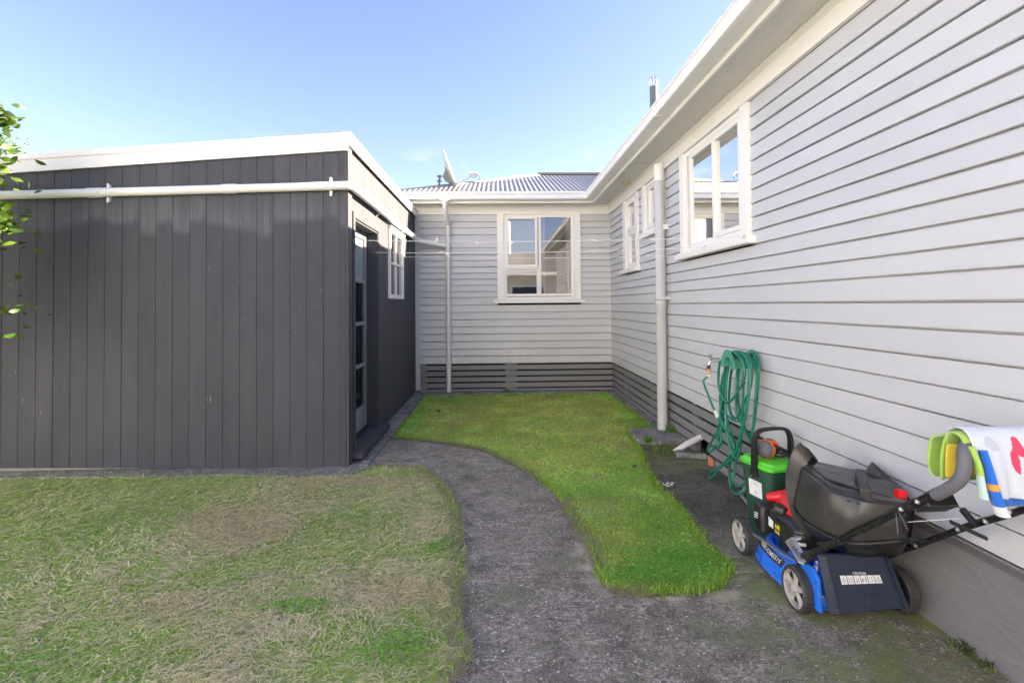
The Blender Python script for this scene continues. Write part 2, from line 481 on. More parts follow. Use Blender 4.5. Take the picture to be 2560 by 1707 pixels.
M_LIME = plastic("lime_lid", (0.10, 0.60, 0.035), 0.38, 0.06, 0.04)
M_DISH = paint("dish_paint", (0.42, 0.41, 0.37), 0.45, 0.03)
M_WIRE = paint("line_wire", (0.72, 0.72, 0.72), 0.4, 0.02, bstr=0)
M_PEG = paint("clear_peg", (0.7, 0.7, 0.74), 0.2, 0.02, bstr=0)
M_TERRA = paint("broken_terracotta", (0.42, 0.15, 0.06), 0.8, 0.1)
M_VENTCAP = paint("yellowed_plastic", (0.62, 0.52, 0.30), 0.5, 0.05)
M_DRYLEAF = paint("dry_leaf", (0.11, 0.055, 0.025), 0.8, 0.2)

def towel_mat():
    m, nt, b = nm("printed_towel")
    p = objc(nt)   # local: x along bar, y: (-) front face, z up ; origin at bar left end
    sep = N(nt, "ShaderNodeSeparateXYZ"); nt.links.new(p, sep.inputs[0])
    uvn = N(nt, "ShaderNodeAttribute"); uvn.attribute_name = "UVW"
    s2 = N(nt, "ShaderNodeSeparateXYZ"); nt.links.new(uvn.outputs["Vector"], s2.inputs[0])
    u, v = s2.outputs["X"], s2.outputs["Y"]     # u along bar 0..1 , v drop 0..1
    wob = noise(nt, p, 14.0, 3)
    uu = math_(nt, 'ADD', u, math_(nt, 'MULTIPLY', math_(nt, 'SUBTRACT', wob, 0.5), 0.10))
    vv = math_(nt, 'ADD', v, math_(nt, 'MULTIPLY', math_(nt, 'SUBTRACT', wob, 0.5), 0.10))
    def blob(cu, cv, ru, rv, k=8.0):
        a = math_(nt, 'POWER', math_(nt, 'DIVIDE', math_(nt, 'SUBTRACT', uu, cu), ru), 2.0)
        c = math_(nt, 'POWER', math_(nt, 'DIVIDE', math_(nt, 'SUBTRACT', vv, cv), rv), 2.0)
        return math_(nt, 'MULTIPLY', math_(nt, 'SUBTRACT', 1.0, math_(nt, 'ADD', a, c)), k, True)
    c = mixc(nt, noise(nt, p, 5.0, 3), (0.55, 0.63, 0.74), (0.66, 0.71, 0.78))
    c = mixc(nt, math_(nt, 'MULTIPLY', blob(0.52, 0.68, 0.14, 0.26, 3.0), 0.7), c, (0.30, 0.62, 0.85))
    pink = math_(nt, 'MAXIMUM', blob(0.30, 0.42, 0.032, 0.20), blob(0.33, 0.24, 0.045, 0.12))
    pink = math_(nt, 'MAXIMUM', pink, blob(0.40, 0.32, 0.08, 0.08))
    c = mixc(nt, pink, c, (0.72, 0.05, 0.13))
    c = mixc(nt, math_(nt, 'MULTIPLY', blob(0.15, 0.22, 0.05, 0.09, 2.0), 0.4), c, (0.3, 0.32, 0.4))
    nt.links.new(c, b.inputs["Base Color"])
    b.inputs["Roughness"].default_value = 0.95
    b.inputs["Sheen Weight"].default_value = 0.3
    bump(nt, b, noise(nt, p, 380, 2), 0.5, 0.004)
    return m
M_TOWEL = towel_mat()
def cloth(name, col):
    m, nt, b = nm(name)
    p = pos(nt)
    nt.links.new(mixc(nt, noise(nt, p, 30, 4), tuple(v * 0.85 for v in col), tuple(min(1, v * 1.1) for v in col)), b.inputs["Base Color"])
    b.inputs["Roughness"].default_value = 0.95
    b.inputs["Sheen Weight"].default_value = 0.3
    bump(nt, b, noise(nt, p, 380, 2), 0.5, 0.004)
    return m
M_TGREEN = cloth("lime_towel_back", (0.36, 0.58, 0.10))
M_TBLUE = cloth("blue_towel_print", (0.01, 0.14, 0.62))
M_TWHITE = cloth("white_towel_print", (0.68, 0.72, 0.74))
M_TORANGE = cloth("orange_towel_print", (0.85, 0.33, 0.03))
M_TYEL = cloth("yellow_towel_print", (0.72, 0.55, 0.04))
M_TPALE = cloth("pale_green_towel_print", (0.50, 0.68, 0.66))

# ------------------------------------------------------------------ mesh builder
WL = {}

class MB:
    def __init__(self):
        self.v = []; self.f = []
    def add(self, vs, fs):
        o = len(self.v)
        self.v += [tuple(p) for p in vs]
        self.f += [tuple(i + o for i in f) for f in fs]
        return self
    def box(self, x0, x1, y0, y1, z0, z1):
        return self.hexa([(x0, y0, z0), (x1, y0, z0), (x1, y1, z0), (x0, y1, z0), (x0, y0, z1), (x1, y0, z1), (x1, y1, z1), (x0, y1, z1)])
    def hexa(self, p):
        return self.add(p, [(0, 3, 2, 1), (4, 5, 6, 7), (0, 1, 5, 4), (1, 2, 6, 5), (2, 3, 7, 6), (3, 0, 4, 7)])
    def obox(self, c, a, b, d):
        c, a, b, d = Vector(c), Vector(a), Vector(b), Vector(d)
        return self.hexa([c - a - b - d, c + a - b - d, c + a + b - d, c - a + b - d, c - a - b + d, c + a - b + d, c + a + b + d, c - a + b + d])
    def prism(self, poly, vec):
        n = len(poly); vec = Vector(vec)
        a = [Vector(p) for p in poly]; b = [p + vec for p in a]
        return self.add(a + b, [tuple(range(n))[::-1], tuple(range(n, 2 * n))] + [(i, (i + 1) % n, n + (i + 1) % n, n + i) for i in range(n)])
    def loft(self, rings, cap=True, closed=True):
        n = len(rings[0]); vs = [p for r in rings for p in r]; fs = []
        for k in range(len(rings) - 1):
            for i in range(n if closed else n - 1):
                j = (i + 1) % n
                fs.append((k * n + i, k * n + j, (k + 1) * n + j, (k + 1) * n + i))
        if cap and closed:
            fs.append(tuple(range(n))[::-1]); fs.append(tuple(range((len(rings) - 1) * n, len(rings) * n)))
        return self.add(vs, fs)
    def tube(self, pts, r, n=8, cap=True, flat=1.0):
        pts = [Vector(p) for p in pts]; rs = r if isinstance(r, (list, tuple)) else [r] * len(pts)
        rings = []; prev = None
        for i, p in enumerate(pts):
            t = (pts[min(i + 1, len(pts) - 1)] - pts[max(i - 1, 0)]).normalized()
            if prev is None:
                ref = Vector((0, 0, 1)) if abs(t.z) < 0.9 else Vector((1, 0, 0))
                a = t.cross(ref).normalized()
            else:
                a = (prev - t * prev.dot(t)).normalized()
            prev = a; b = t.cross(a)
            rings.append([p + (a * math.cos(k * 2 * math.pi / n) + b * flat * math.sin(k * 2 * math.pi / n)) * rs[i] for k in range(n)])
        return self.loft(rings, cap)
    def lathe(self, prof, c, axis, n=20, cap=True):
        c = Vector(c); ax = Vector(axis).normalized()
        ref = Vector((0, 0, 1)) if abs(ax.z) < 0.9 else Vector((1, 0, 0))
        a = ax.cross(ref).normalized(); b = ax.cross(a)
        rings = [[c + ax * h + (a * math.cos(k * 2 * math.pi / n) + b * math.sin(k * 2 * math.pi / n)) * r for k in range(n)] for r, h in prof]
        return self.loft(rings, cap)
    def mesh(self, name, mat, off=(0, 0, 0), smooth=False, recalc=True):
        me = bpy.data.meshes.new(name)
        o = Vector(off)
        me.from_pydata([(p[0] - o.x, p[1] - o.y, p[2] - o.z) for p in self.v], [], self.f)
        if recalc:
            bm = bmesh.new(); bm.from_mesh(me)
            bmesh.ops.recalc_face_normals(bm, faces=bm.faces)
            bm.to_mesh(me); bm.free()
        if smooth:
            me.polygons.foreach_set("use_smooth", [True] * len(me.polygons))
        me.materials.append(mat)
        me.update()
        return me
    def build(self, name, mat, parent=None, base=None, smooth=False, bevel=0.0, sub=0, recalc=True):
        off = WL[parent.name] if parent else Vector(base or (0, 0, 0))
        me = self.mesh(name, mat, off, smooth, recalc)
        ob = bpy.data.objects.new(name, me)
        COL.objects.link(ob)
        if parent: ob.parent = parent
        else: ob.location = off
        WL[ob.name] = Vector(off)
        if smooth and not sub:
            md = ob.modifiers.new("edge", 'EDGE_SPLIT'); md.split_angle = math.radians(40)
        if bevel:
            md = ob.modifiers.new("bevel", 'BEVEL'); md.width = bevel; md.segments = 2; md.limit_method = 'ANGLE'; md.angle_limit = math.radians(40)
        if sub:
            md = ob.modifiers.new("sub", 'SUBSURF'); md.levels = sub; md.render_levels = sub
        return ob

def tag(o, label=None, cat=None, group=None, kind=None):
    if label: o["label"] = label
    if cat: o["category"] = cat
    if group: o["group"] = group
    if kind: o["kind"] = kind
    return o

def thing(name, base, label, cat, group=None):
    o = bpy.data.objects.new(name, None)
    COL.objects.link(o)
    o.location = base
    o.empty_display_size = 0.1
    WL[o.name] = Vector(base)
    return tag(o, label, cat, group)

def spline(pts, k=6, closed=False):
    P = [Vector(p) for p in pts]; out = []; n = len(P)
    for i in range(n if closed else n - 1):
        g = (lambda j: P[j % n]) if closed else (lambda j: P[min(max(j, 0), n - 1)])
        p0, p1, p2, p3 = g(i - 1), g(i), g(i + 1), g(i + 2)
        for s in range(k):
            t = s / k
            out.append(0.5 * ((2 * p1) + (p2 - p0) * t + (2 * p0 - 5 * p1 + 4 * p2 - p3) * t * t + (3 * p1 - p0 - 3 * p2 + p3) * t ** 3))
    if not closed: out.append(P[-1])
    return out

def text(name, body, size, loc, xdir, ydir, mat, parent):
    cu = bpy.data.curves.new(name, 'FONT')
    cu.body = body; cu.size = size; cu.align_x = 'CENTER'; cu.align_y = 'CENTER'; cu.extrude = 0.0006
    cu.materials.append(mat)
    tmp = bpy.data.objects.new(name, cu); COL.objects.link(tmp)
    bpy.context.view_layer.update()
    me = bpy.data.meshes.new_from_object(tmp.evaluated_get(bpy.context.evaluated_depsgraph_get()))
    bpy.data.objects.remove(tmp)
    me.name = name
    if not me.materials: me.materials.append(mat)
    o = bpy.data.objects.new(name, me); COL.objects.link(o)
    o.parent = parent
    x = Vector(xdir).normalized(); y = Vector(ydir); y = (y - x * y.dot(x)).normalized(); z = x.cross(y)
    l = Vector(loc) - WL[parent.name]
    o.matrix_local = Matrix(((x.x, y.x, z.x, l.x), (x.y, y.y, z.y, l.y), (x.z, y.z, z.z, l.z), (0, 0, 0, 1)))
    WL[o.name] = Vector(loc)
    return o

# ------------------------------------------------------------------ ground, paths, lawns
def sheet(name, poly, z, mat, **kw):
    mb = MB(); mb.add([(x, y, z) for x, y in poly], [tuple(range(len(poly)))])
    return tag(mb.build(name, mat, recalc=False), kind='structure', **kw)

g = MB(); g.add([(-900, -900, -0.03), (900, -900, -0.03), (900, 900, -0.03), (-900, 900, -0.03)], [(0, 1, 2, 3)])
tag(g.build("ground", soil_mat("distant_turf", (0.10, 0.15, 0.03), (0.16, 0.17, 0.05)), recalc=False), kind='structure')
pth = MB(); pth.prism([(-0.6, 2.664, -0.1), (1.9, 2.664, -0.1), (1.9, 8.26, -0.1), (-1.33, 8.26, -0.1), (-1.33, 4.2, -0.1), (-0.6, 3.9, -0.1)], (0, 0, 0.1))
tag(pth.build("concrete_path", M_CONC, bevel=0.003), kind='structure')
pth = MB(); pth.prism([(-0.6, -1.5, -0.1), (1.9, -1.5, -0.1), (1.9, 2.658, -0.1), (-0.6, 2.658, -0.1)], (0, 0, 0.0985))
tag(pth.build("concrete_apron", M_CONC, bevel=0.003), kind='structure')

LAWN_L = [(-0.05, 0.2), (-0.12, 1.2), (-0.20, 1.93), (-0.15, 2.08), (-0.21, 2.27), (-0.22, 2.49), (-0.22, 2.77), (-0.26, 3.04), (-0.29, 3.4), (-0.36, 3.74),
          (-0.45, 3.99), (-0.55, 4.22), (-0.70, 4.43), (-0.92, 4.50), (-1.08, 4.46), (-1.30, 4.31), (-1.59, 4.27), (-1.96, 4.32), (-2.35, 4.36), (-2.92, 4.38), (-3.48, 4.40), (-4.25, 4.42), (-7.0, 4.44), (-7.0, 0.2)]
LAWN_R = [(-1.15, 7.98), (-1.13, 6.5), (-1.12, 5.50), (-0.85, 5.40), (-0.43, 5.18), (-0.13, 4.95), (0.07, 4.66), (0.24, 4.32), (0.36, 4.03), (0.44, 3.74), (0.47, 3.43),
          (0.50, 3.16), (0.53, 2.95), (0.53, 2.76), (0.52, 2.62), (0.56, 2.52), (0.73, 2.48), (1.0, 2.49), (1.14, 2.58), (1.22, 2.74), (1.18, 2.90), (1.20, 3.15), (1.22, 3.5),
          (1.20, 3.92), (1.23, 4.35), (1.33, 4.87), (1.36, 5.18), (1.38, 5.5), (1.70, 5.60), (1.73, 6.95), (1.72, 8.02), (0.3, 8.06)]
def ragged(poly, step=0.035, amp=0.022):
    rr = random.Random(5); out = []
    for i in range(len(poly)):
        a, b = Vector(poly[i]), Vector(poly[(i + 1) % len(poly)])
        n_ = max(1, int((b - a).length / step)) if (b - a).length < 2.0 else 1
        for k in range(n_):
            p = a.lerp(b, k / n_); out.append((p.x + rr.uniform(-amp, amp), p.y + rr.uniform(-amp, amp)))
    return out
sheet("dry_lawn_soil", ragged(LAWN_L), 0.005, M_SOIL_DRY)
sheet("green_lawn_soil", ragged(LAWN_R), 0.005, M_SOIL_GRN)
e = MB()
e.prism([(-7.0, 4.36, 0.0), (-2.3, 4.32, 0.0), (-1.5, 4.24, 0.0), (-1.24, 4.26, 0.0), (-1.12, 4.45, 0.0), (-1.31, 4.52, 0.0), (-7.0, 4.55, 0.0)], (0, 0, 0.02))
tag(e.build("shed_front_edging", M_EDGE), kind='structure')
e = MB()
e.prism([(-1.325, 4.53, 0.0), (-1.145, 4.53, 0.0), (-1.15, 5.47, 0.0), (-1.325, 5.47, 0.0)], (0, 0, 0.016))
e.prism([(-1.325, 5.485, 0.0), (-1.14, 5.485, 0.0), (-1.16, 8.2, 0.0), (-1.325, 8.2, 0.0)], (0, 0, 0.022))
tag(e.build("shed_side_edging", M_EDGE), kind='structure')
e = MB()
e.prism([(-1.15, 7.99, 0.0), (1.7, 8.03, 0.0), (1.74, 7.9, 0.0), (1.745, 5.62, 0.0), (1.88, 5.62, 0.0), (1.88, 8.22, 0.0), (-1.15, 8.22, 0.0)], (0, 0, 0.03))
tag(e.build("house_edging", M_EDGE), kind='structure')
e = MB()
e.prism([(1.37, 5.10, 0), (1.40, 5.50, 0), (1.70, 5.60, 0), (1.86, 5.60, 0), (1.86, 5.08, 0), (1.60, 5.02, 0)], (0, 0, 0.055))
e.prism([(1.60, 4.62, 0), (1.86, 4.55, 0), (1.86, 4.62, 0), (1.62, 4.70, 0)], (0, 0, 0.05))
tag(e.build("gully_surround", M_EDGE, bevel=0.008), kind='structure')

# ------------------------------------------------------------------ house
XW, YW = 1.83, 8.23          # weatherboard planes
HOUSE = thing("weatherboard_house", (1.83, 8.23, 0.0), "pale grey weatherboard house with white trim wrapping round two sides of the lawn", "house")
COURSE = [0.458, 0.575, 0.692, 0.810, 0.928, 1.045, 1.160, 1.278, 1.393, 1.514, 1.611, 1.710, 1.808, 1.905, 2.003, 2.102, 2.203, 2.308, 2.411, 2.521, 2.629, 2.731, 2.852]

def fr_right(u, w, d): return (XW - d, u, w)
def fr_back(u, w, d): return (u, YW - d, w)
def fr_shed(u, w, d): return (-1.32 + d, u, w)

def lbox(mb, fr, u0, u1, w0, w1, d0, d1):
    return mb.hexa([fr(u0, w0, d0), fr(u1, w0, d0), fr(u1, w0, d1), fr(u0, w0, d1), fr(u0, w1, d0), fr(u1, w1, d0), fr(u1, w1, d1), fr(u0, w1, d1)])

def spans(u0, u1, holes):
    out = [(u0, u1)]
    for a, b in holes:
        nx = []
        for s, t in out:
            if b <= s or a >= t: nx.append((s, t)); continue
            if a > s: nx.append((s, a))
            if b < t: nx.append((b, t))
        out = nx
    return out

def boards(fr, u0, u1, holes, joints):
    for i in range(len(COURSE) - 1):
        z0, z1 = COURSE[i], COURSE[i + 1]
        zc = 0.5 * (z0 + z1)
        hs = [(a, b) for a, b, za, zb in holes if za < zc < zb]
        segs = []
        for s, t in spans(u0, u1, hs):
            cut = [j for j, ci in joints if ci == i and s + 0.2 < j < t - 0.2]
            p = [s] + cut + [t]
            segs += list(zip(p[:-1], p[1:]))
        for s, t in segs:
            dz = random.uniform(-0.0018, 0.0018)
            dd = random.uniform(-0.001, 0.0015)
            zz0, zz1 = z0 + dz, z1 - 0.001
            prof = [(-0.026, zz0), (-0.018, zz0), (-0.018, zz0 + 0.0078), (0.0045 + dd, zz0 + 0.0070), (0.0090 + dd, zz0 + 0.0100), (0.0090 + dd, zz0 + 0.018), (-0.0005, zz1 - 0.002), (-0.003, zz1), (-0.026, zz1)]
            mb = MB(); mb.prism([fr(s, z, d) for d, z in prof], Vector(fr(t, 0, 0)) - Vector(fr(s, 0, 0)))
            mb.build("weatherboard", M_BOARD, HOUSE)

HOLES_R = [(3.62, 5.00, 1.83, 3.0), (6.54, 7.31, 1.83, 3.0), (5.48, 6.32, 2.20, 3.0)]
HOLES_B = [(-0.005, 1.335, 1.43, 3.0)]
boards(fr_right, 0.60, YW - 0.006, HOLES_R, [(4.9, 8), (5.28, 7), (3.9, 3), (3.02, 11), (4.6, 10), (4.05, 1)])
boards(fr_back, -1.25, XW - 0.004, HOLES_B, [(0.35, 2)])

def wall_core(u0, u1, w0, w1, holes, fr, d):
    us = sorted(set([u0, u1] + [h[0] for h in holes] + [h[1] for h in holes]))
    ws = sorted(set([w0, w1] + [min(h[2], w1) for h in holes] + [min(h[3], w1) for h in holes]))
    mb = MB()
    for a, b in zip(us[:-1], us[1:]):
        for c, e_ in zip(ws[:-1], ws[1:]):
            uc, wc = (a + b) / 2, (c + e_) / 2
            if any(h[0] < uc < h[1] and h[2] < wc < h[3] for h in holes): continue
            mb.add([fr(a, c, d), fr(b, c, d), fr(b, e_, d), fr(a, e_, d)], [(0, 1, 2, 3)])
    return mb
OPEN_R = [(3.74, 4.88, 1.93, 2.80), (6.62, 7.00, 1.93, 2.80), (5.60, 6.05, 2.30, 2.80)]
OPEN_B = [(0.11, 1.23, 1.54, 2.84)]
wall_core(0.6, 12.5, 0.43, 3.2, OPEN_R, fr_right, -0.03).build("light_block_lining", M_DARK, HOUSE, recalc=False)  # near-black sheet added behind the boards to block leaking light
wall_core(-1.3, 1.86, 0.43, 3.2, OPEN_B, fr_back, -0.03).build("light_block_lining", M_DARK, HOUSE, recalc=False)
mb = MB()   # far sides and floor close the shell
mb.add([(7.6, 0.62, 0), (7.6, 12.6, 0), (7.6, 12.6, 3.1), (7.6, 0.62, 3.1)], [(0, 1, 2, 3)])
mb.add([(-1.3, 12.6, 0), (7.6, 12.6, 0), (7.6, 12.6, 3.1), (-1.3, 12.6, 3.1)], [(0, 1, 2, 3)])
mb.add([(-1.3, 8.26, 0), (-1.3, 12.6, 0), (-1.3, 12.6, 3.1), (-1.3, 8.26, 3.1)], [(0, 1, 2, 3)])
mb.add([(1.86, 0.62, 0), (7.6, 0.62, 0), (7.6, 0.62, 3.1), (1.86, 0.62, 3.1)], [(0, 1, 2, 3)])
mb.add([(1.95, 0.62, 0.44), (7.6, 0.62, 0.44), (7.6, 12.6, 0.44), (1.95, 12.6, 0.44)], [(0, 1, 2, 3)])
mb.add([(-1.3, 8.34, 0.44), (1.95, 8.34, 0.44), (1.95, 12.6, 0.44), (-1.3, 12.6, 0.44)], [(0, 1, 2, 3)])
mb.add([(2.1, 0.62, -0.05), (2.1, 8.6, -0.05), (2.1, 8.6, 0.5), (2.1, 0.62, 0.5)], [(0, 1, 2, 3)])
mb.add([(-1.3, 8.5, -0.05), (2.1, 8.5, -0.05), (2.1, 8.5, 0.5), (-1.3, 8.5, 0.5)], [(0, 1, 2, 3)])
mb.build("house_shell", M_DARK, HOUSE, recalc=False)

# eaves swept round the corners: d is measured in from the outer gutter face
def sweep(prof, name, mat, xo=1.35, closed=True, smooth=False, jog=0.0):
    rings = []
    for k in range(5):
        r = []
        for d, z in prof:
            r.append([(7.9, 0.12 + d, z), (xo + d, 0.12 + d, z), (xo + d, 7.75 + d, z), (-1.80 + d, 7.75 + d, z), (-1.80 + d, 13.0, z)][k])
        rings.append(r)
    mb = MB(); mb.loft(rings, True, closed)
    return mb.build(name, mat, HOUSE, smooth=smooth)
sweep([(0.128, 3.000), (0.026, 3.000), (0.006, 3.006), (0.000, 3.018), (0.001, 3.040), (0.012, 3.056), (0.013, 3.066), (0.004, 3.084), (-0.006, 3.094), (-0.006, 3.108), (0.004, 3.114), (0.014, 3.108), (0.014, 3.100), (0.020, 3.02), (0.128, 3.02)], "gutter", M_GUTTER)
sweep([(0.130, 2.966), (0.150, 2.966), (0.150, 3.15), (0.130, 3.15)], "fascia", M_TRIM)
sweep([(0.152, 2.995), (0.55, 2.995), (0.55, 3.01), (0.152, 3.01)], "soffit", M_SOFFIT)
sweep([(0.447, 2.850), (0.476, 2.850), (0.476, 2.993), (0.447, 2.993)], "frieze_board", M_TRIM)
sweep([(0.430, 2.975), (0.4465, 2.960), (0.4465, 2.9935), (0.418, 2.9935), (0.418, 2.985)], "eave_moulding", M_TRIM)
for y in (3.58, 5.78, 1.3):
    MB().box(1.505, 1.775, y - 0.012, y + 0.012, 2.986, 2.9945).build("soffit_batten", M_SOFFIT, HOUSE)
for x in (-0.6, 1.02, 1.42):
    MB().box(x - 0.012, x + 0.012, 7.905, 8.175, 2.986, 2.9945).build("soffit_batten", M_SOFFIT, HOUSE)
# join straps of the gutter
MB().prism([(1.341, 4.30, z) for z in (2.996,)] + [(1.341, 4.34, 2.996), (1.482, 4.34, 2.996), (1.482, 4.30, 2.996)], (0, 0, 0.0035)).build("gutter_joiner", M_GUTTER, HOUSE)

# roof: corrugated sheets
TAN = 0.356
def corrugate(name, along, a0, a1, lo, hi, zfun, amp=0.0085, pitch=0.0762, per=8):
    n = int((a1 - a0) / pitch * per)
    vs, fs = [], []
    k = 0
    for i in range(n + 1):
        a = a0 + i * pitch / per
        l, h = lo(a), hi(a)
        if h - l < 0.02: k = 0; continue
        z = amp * math.cos(2 * math.pi * a / pitch)
        p, q = along(a, l), along(a, h)
        vs += [(p[0], p[1], zfun(*p) + z), (q[0], q[1], zfun(*q) + z)]
        if k: fs.append((len(vs) - 4, len(vs) - 2, len(vs) - 1, len(vs) - 3))
        k = 1
    mb = MB(); mb.add(vs, fs)
    return mb.build(name, M_ROOF, HOUSE, smooth=False, recalc=False)
RY, RX = 10.40, 4.62
zB = lambda x, y: 3.106 + TAN * (y - 7.75)
zA = lambda x, y: 3.118 + TAN * (x - 1.35)
zL = lambda x, y: 3.106 + TAN * (x + 1.80)
o = corrugate("roof_sheet", lambda a, b: (a, b), -1.78, 4.6, lambda x: 7.80 if x < 1.40 else 7.75 + (x - 1.35), lambda x: min(RY, 7.75 + (x + 1.80)), zB)
for p_ in o.data.polygons: p_.use_smooth = True
o = corrugate("roof_sheet", lambda a, b: (b, a), 0.14, 12.6, lambda y: 1.405, lambda y: min(RX, 1.35 + (y - 0.12)), zA)
# right wing stops at the valley where the back wing takes over
for p_ in o.data.polygons: p_.use_smooth = True
for v_ in o.data.vertices:
    wx, wy = v_.co.x + WL[HOUSE.name].x, v_.co.y + WL[HOUSE.name].y
    if wy > 7.75 and wx < 1.35 + (wy - 7.75):
        nx = min(1.35 + (wy - 7.75), RX)
        v_.co.z += TAN * (nx - wx); v_.co.x = nx - WL[HOUSE.name].x
o = corrugate("roof_sheet", lambda a, b: (b, a), 7.78, 12.9, lambda y: -1.745, lambda y: min(RY - 7.75 - 1.80, -1.80 + (y - 7.75), -1.80 + (13.05 - y)), zL)
for p_ in o.data.polygons: p_.use_smooth = True
mb = MB()   # rear slopes, front hip
mb.add([(RX, 0.12 + RX - 1.35, 3.118 + TAN * (RX - 1.35)), (RX, 12.6, 3.118 + TAN * (RX - 1.35)), (7.9, 12.6, 3.11), (7.9, 0.12, 3.11)], [(0, 1, 2, 3)])
mb.add([(1.35, 0.12, 3.115), (7.9, 0.12, 3.115), (RX, 0.12 + RX - 1.35, 3.118 + TAN * (RX - 1.35))], [(0, 1, 2)])
mb.add([(0.85, RY, zB(0, RY)), (RX, RY, zB(0, RY)), (RX, 13.05, 3.12), (-1.8, 13.05, 3.12)], [(0, 1, 2, 3)])
mb.build("rear_roof", M_ROOF, HOUSE, recalc=False)
def cap(name, a, b, w=0.11, lift=0.03):
    a, b = Vector(a), Vector(b); t = (b - a).normalized(); s = t.cross(Vector((0, 0, 1))).normalized()
    r = lambda p: [p + s * w + Vector((0, 0, -w * 0.27)), p + s * 0.03 + Vector((0, 0, lift * 0.6)), p + Vector((0, 0, lift)), p - s * 0.03 + Vector((0, 0, lift * 0.6)), p - s * w + Vector((0, 0, -w * 0.27))]
    mb = MB(); mb.loft([r(a), r(b)], False, False)
    o = mb.build(name, M_RIDGE, HOUSE, smooth=True, recalc=False)
    md = o.modifiers.new("thick", 'SOLIDIFY'); md.thickness = 0.003
    return o
cap("hip_capping", (-1.78, 7.77, 3.100), (0.85, RY, zB(0, RY) + 0.004), 0.11, 0.022)
cap("ridge_capping", (0.83, RY, zB(0, RY) + 0.015), (RX, RY, zB(0, RY) + 0.015))
cap("ridge_capping", (RX, 0.12 + RX - 1.35, zA(RX, 0) + 0.015), (RX, 12.6, zA(RX, 0) + 0.015))
# flue with its bird cage
fx, fy = 2.98, 9.55
fl = MB(); fl.lathe([(0.073, 3.6), (0.073, 5.50), (0.066, 5.50), (0.066, 5.2)], (fx, fy, 0), (0, 0, 1), 20, False)
FL = fl.build("flue", M_GALV, HOUSE, smooth=True)
cg = MB()
for k in range(10):
    a = k * math.pi / 5
    c, s = math.cos(a), math.sin(a)
    cg.tube(spline([(fx + c * 0.07, fy + s * 0.07, 5.49), (fx + c * 0.088, fy + s * 0.088, 5.58), (fx + c * 0.075, fy + s * 0.075, 5.66), (fx + c * 0.02, fy + s * 0.02, 5.69)], 3), 0.0028, 4)
for z, r in ((5.53, 0.082), (5.57, 0.087), (5.61, 0.086), (5.645, 0.079), (5.675, 0.055)):
    cg.tube([(fx + r * math.cos(t * math.pi / 8), fy + r * math.sin(t * math.pi / 8), z + random.uniform(-.004, .004)) for t in range(17)], 0.0022, 4, False)
cg.build("bird_cage", M_GALV, FL)

# --- windows
def window(fr, u0, u1, w0, w1, panes, glass_d=-0.012, sash=0.04, sill_d=0.07, face=0.105, u_in=None, mat=M_TRIM, room=1.6, sill=0.055, head=True, curtains=(), parent=None, roommat=None, fill=()):
    par = parent or HOUSE
    u0i, u1i = u_in if u_in else (u0 + face, u1 - face)
    f = MB()      # outer frame in the opening
    fw = 0.035
    hi = w1
    lbox(f, fr, u0i + 0.001, u0i + fw, w0, hi, -0.06, 0.008)
    lbox(f, fr, u1i - fw, u1i - 0.001, w0, hi, -0.06, 0.008)
    lbox(f, fr, u0i + fw, u1i - fw, hi - 0.045, hi, -0.06, 0.007)
    lbox(f, fr, u0i + fw, u1i - fw, w0, w0 + 0.045, -0.06, 0.012)
    win = f.build("window", mat, par, bevel=0.003)
    for ua_, ub_ in ((u0, u0i), (u1i, u1)):
        mb = MB(); lbox(mb, fr, ua_, ub_, w0, w1, -0.03, 0.032)
        mb.build("facing_board", mat, win, bevel=0.003)
    s = MB()
    lbox(s, fr, u0 - 0.06, u1 + 0.06, w0 - sill, w0 - 0.002, -0.02, sill_d)
    s.build("window_sill", mat, win, bevel=0.004)
    for (a, b, c, d, proud) in panes:
        sm = MB()
        lbox(sm, fr, a - sash, a, c - sash, d + sash, -0.035, proud)
        lbox(sm, fr, b, b + sash, c - sash, d + sash, -0.035, proud)
        lbox(sm, fr, a, b, d, d + sash, -0.035, proud - 0.001)
        lbox(sm, fr, a, b, c - sash, c, -0.035, proud - 0.001)
        sm.build("sash", mat, win, bevel=0.0025)
        g = MB(); q = [fr(a - 0.004, c - 0.004, glass_d), fr(b + 0.004, c - 0.004, glass_d), fr(b + 0.004, d + 0.004, glass_d), fr(a - 0.004, d + 0.004, glass_d)]
        g.add(q, [(0, 1, 2, 3)])
        g.build("pane", M_GLASS, win, recalc=False)
    for (a, b, c, d) in fill:
        tm = MB(); lbox(tm, fr, a, b, c, d, -0.05, 0.003); tm.build("gap_strip", mat, win)  # strip added to cover a see-through gap left around the sashes
    if room:
        r = MB()
        ua, ub, wa, wb, d0, d1 = u0i - 0.4, u1i + 0.4, w0 - 0.7, w1 + 0.1, -0.07, -room
        P = [fr(ua, wa, d0), fr(ub, wa, d0), fr(ub, wb, d0), fr(ua, wb, d0), fr(ua, wa, d1), fr(ub, wa, d1), fr(ub, wb, d1), fr(ua, wb, d1)]
        r.add(P, [(4, 5, 6, 7), (0, 1, 5, 4), (1, 2, 6, 5), (2, 3, 7, 6), (3, 0, 4, 7)])
        r.build("room", roommat or M_ROOM, win, recalc=False)
    for (a, b, c, d) in curtains:
        cu = MB(); n = max(8, int((b - a) / 0.02)); rows = []
        for wz in (c, d):
            rows.append([fr(a + (b - a) * i / n, wz, -0.13 + 0.018 * math.sin(i * 1.3) * (1 if wz == c else 0.8)) for i in range(n + 1)])
        cu.loft(rows, False, False)
        cu.build("curtain", M_CURTAIN, win, smooth=False, recalc=False)
    return win

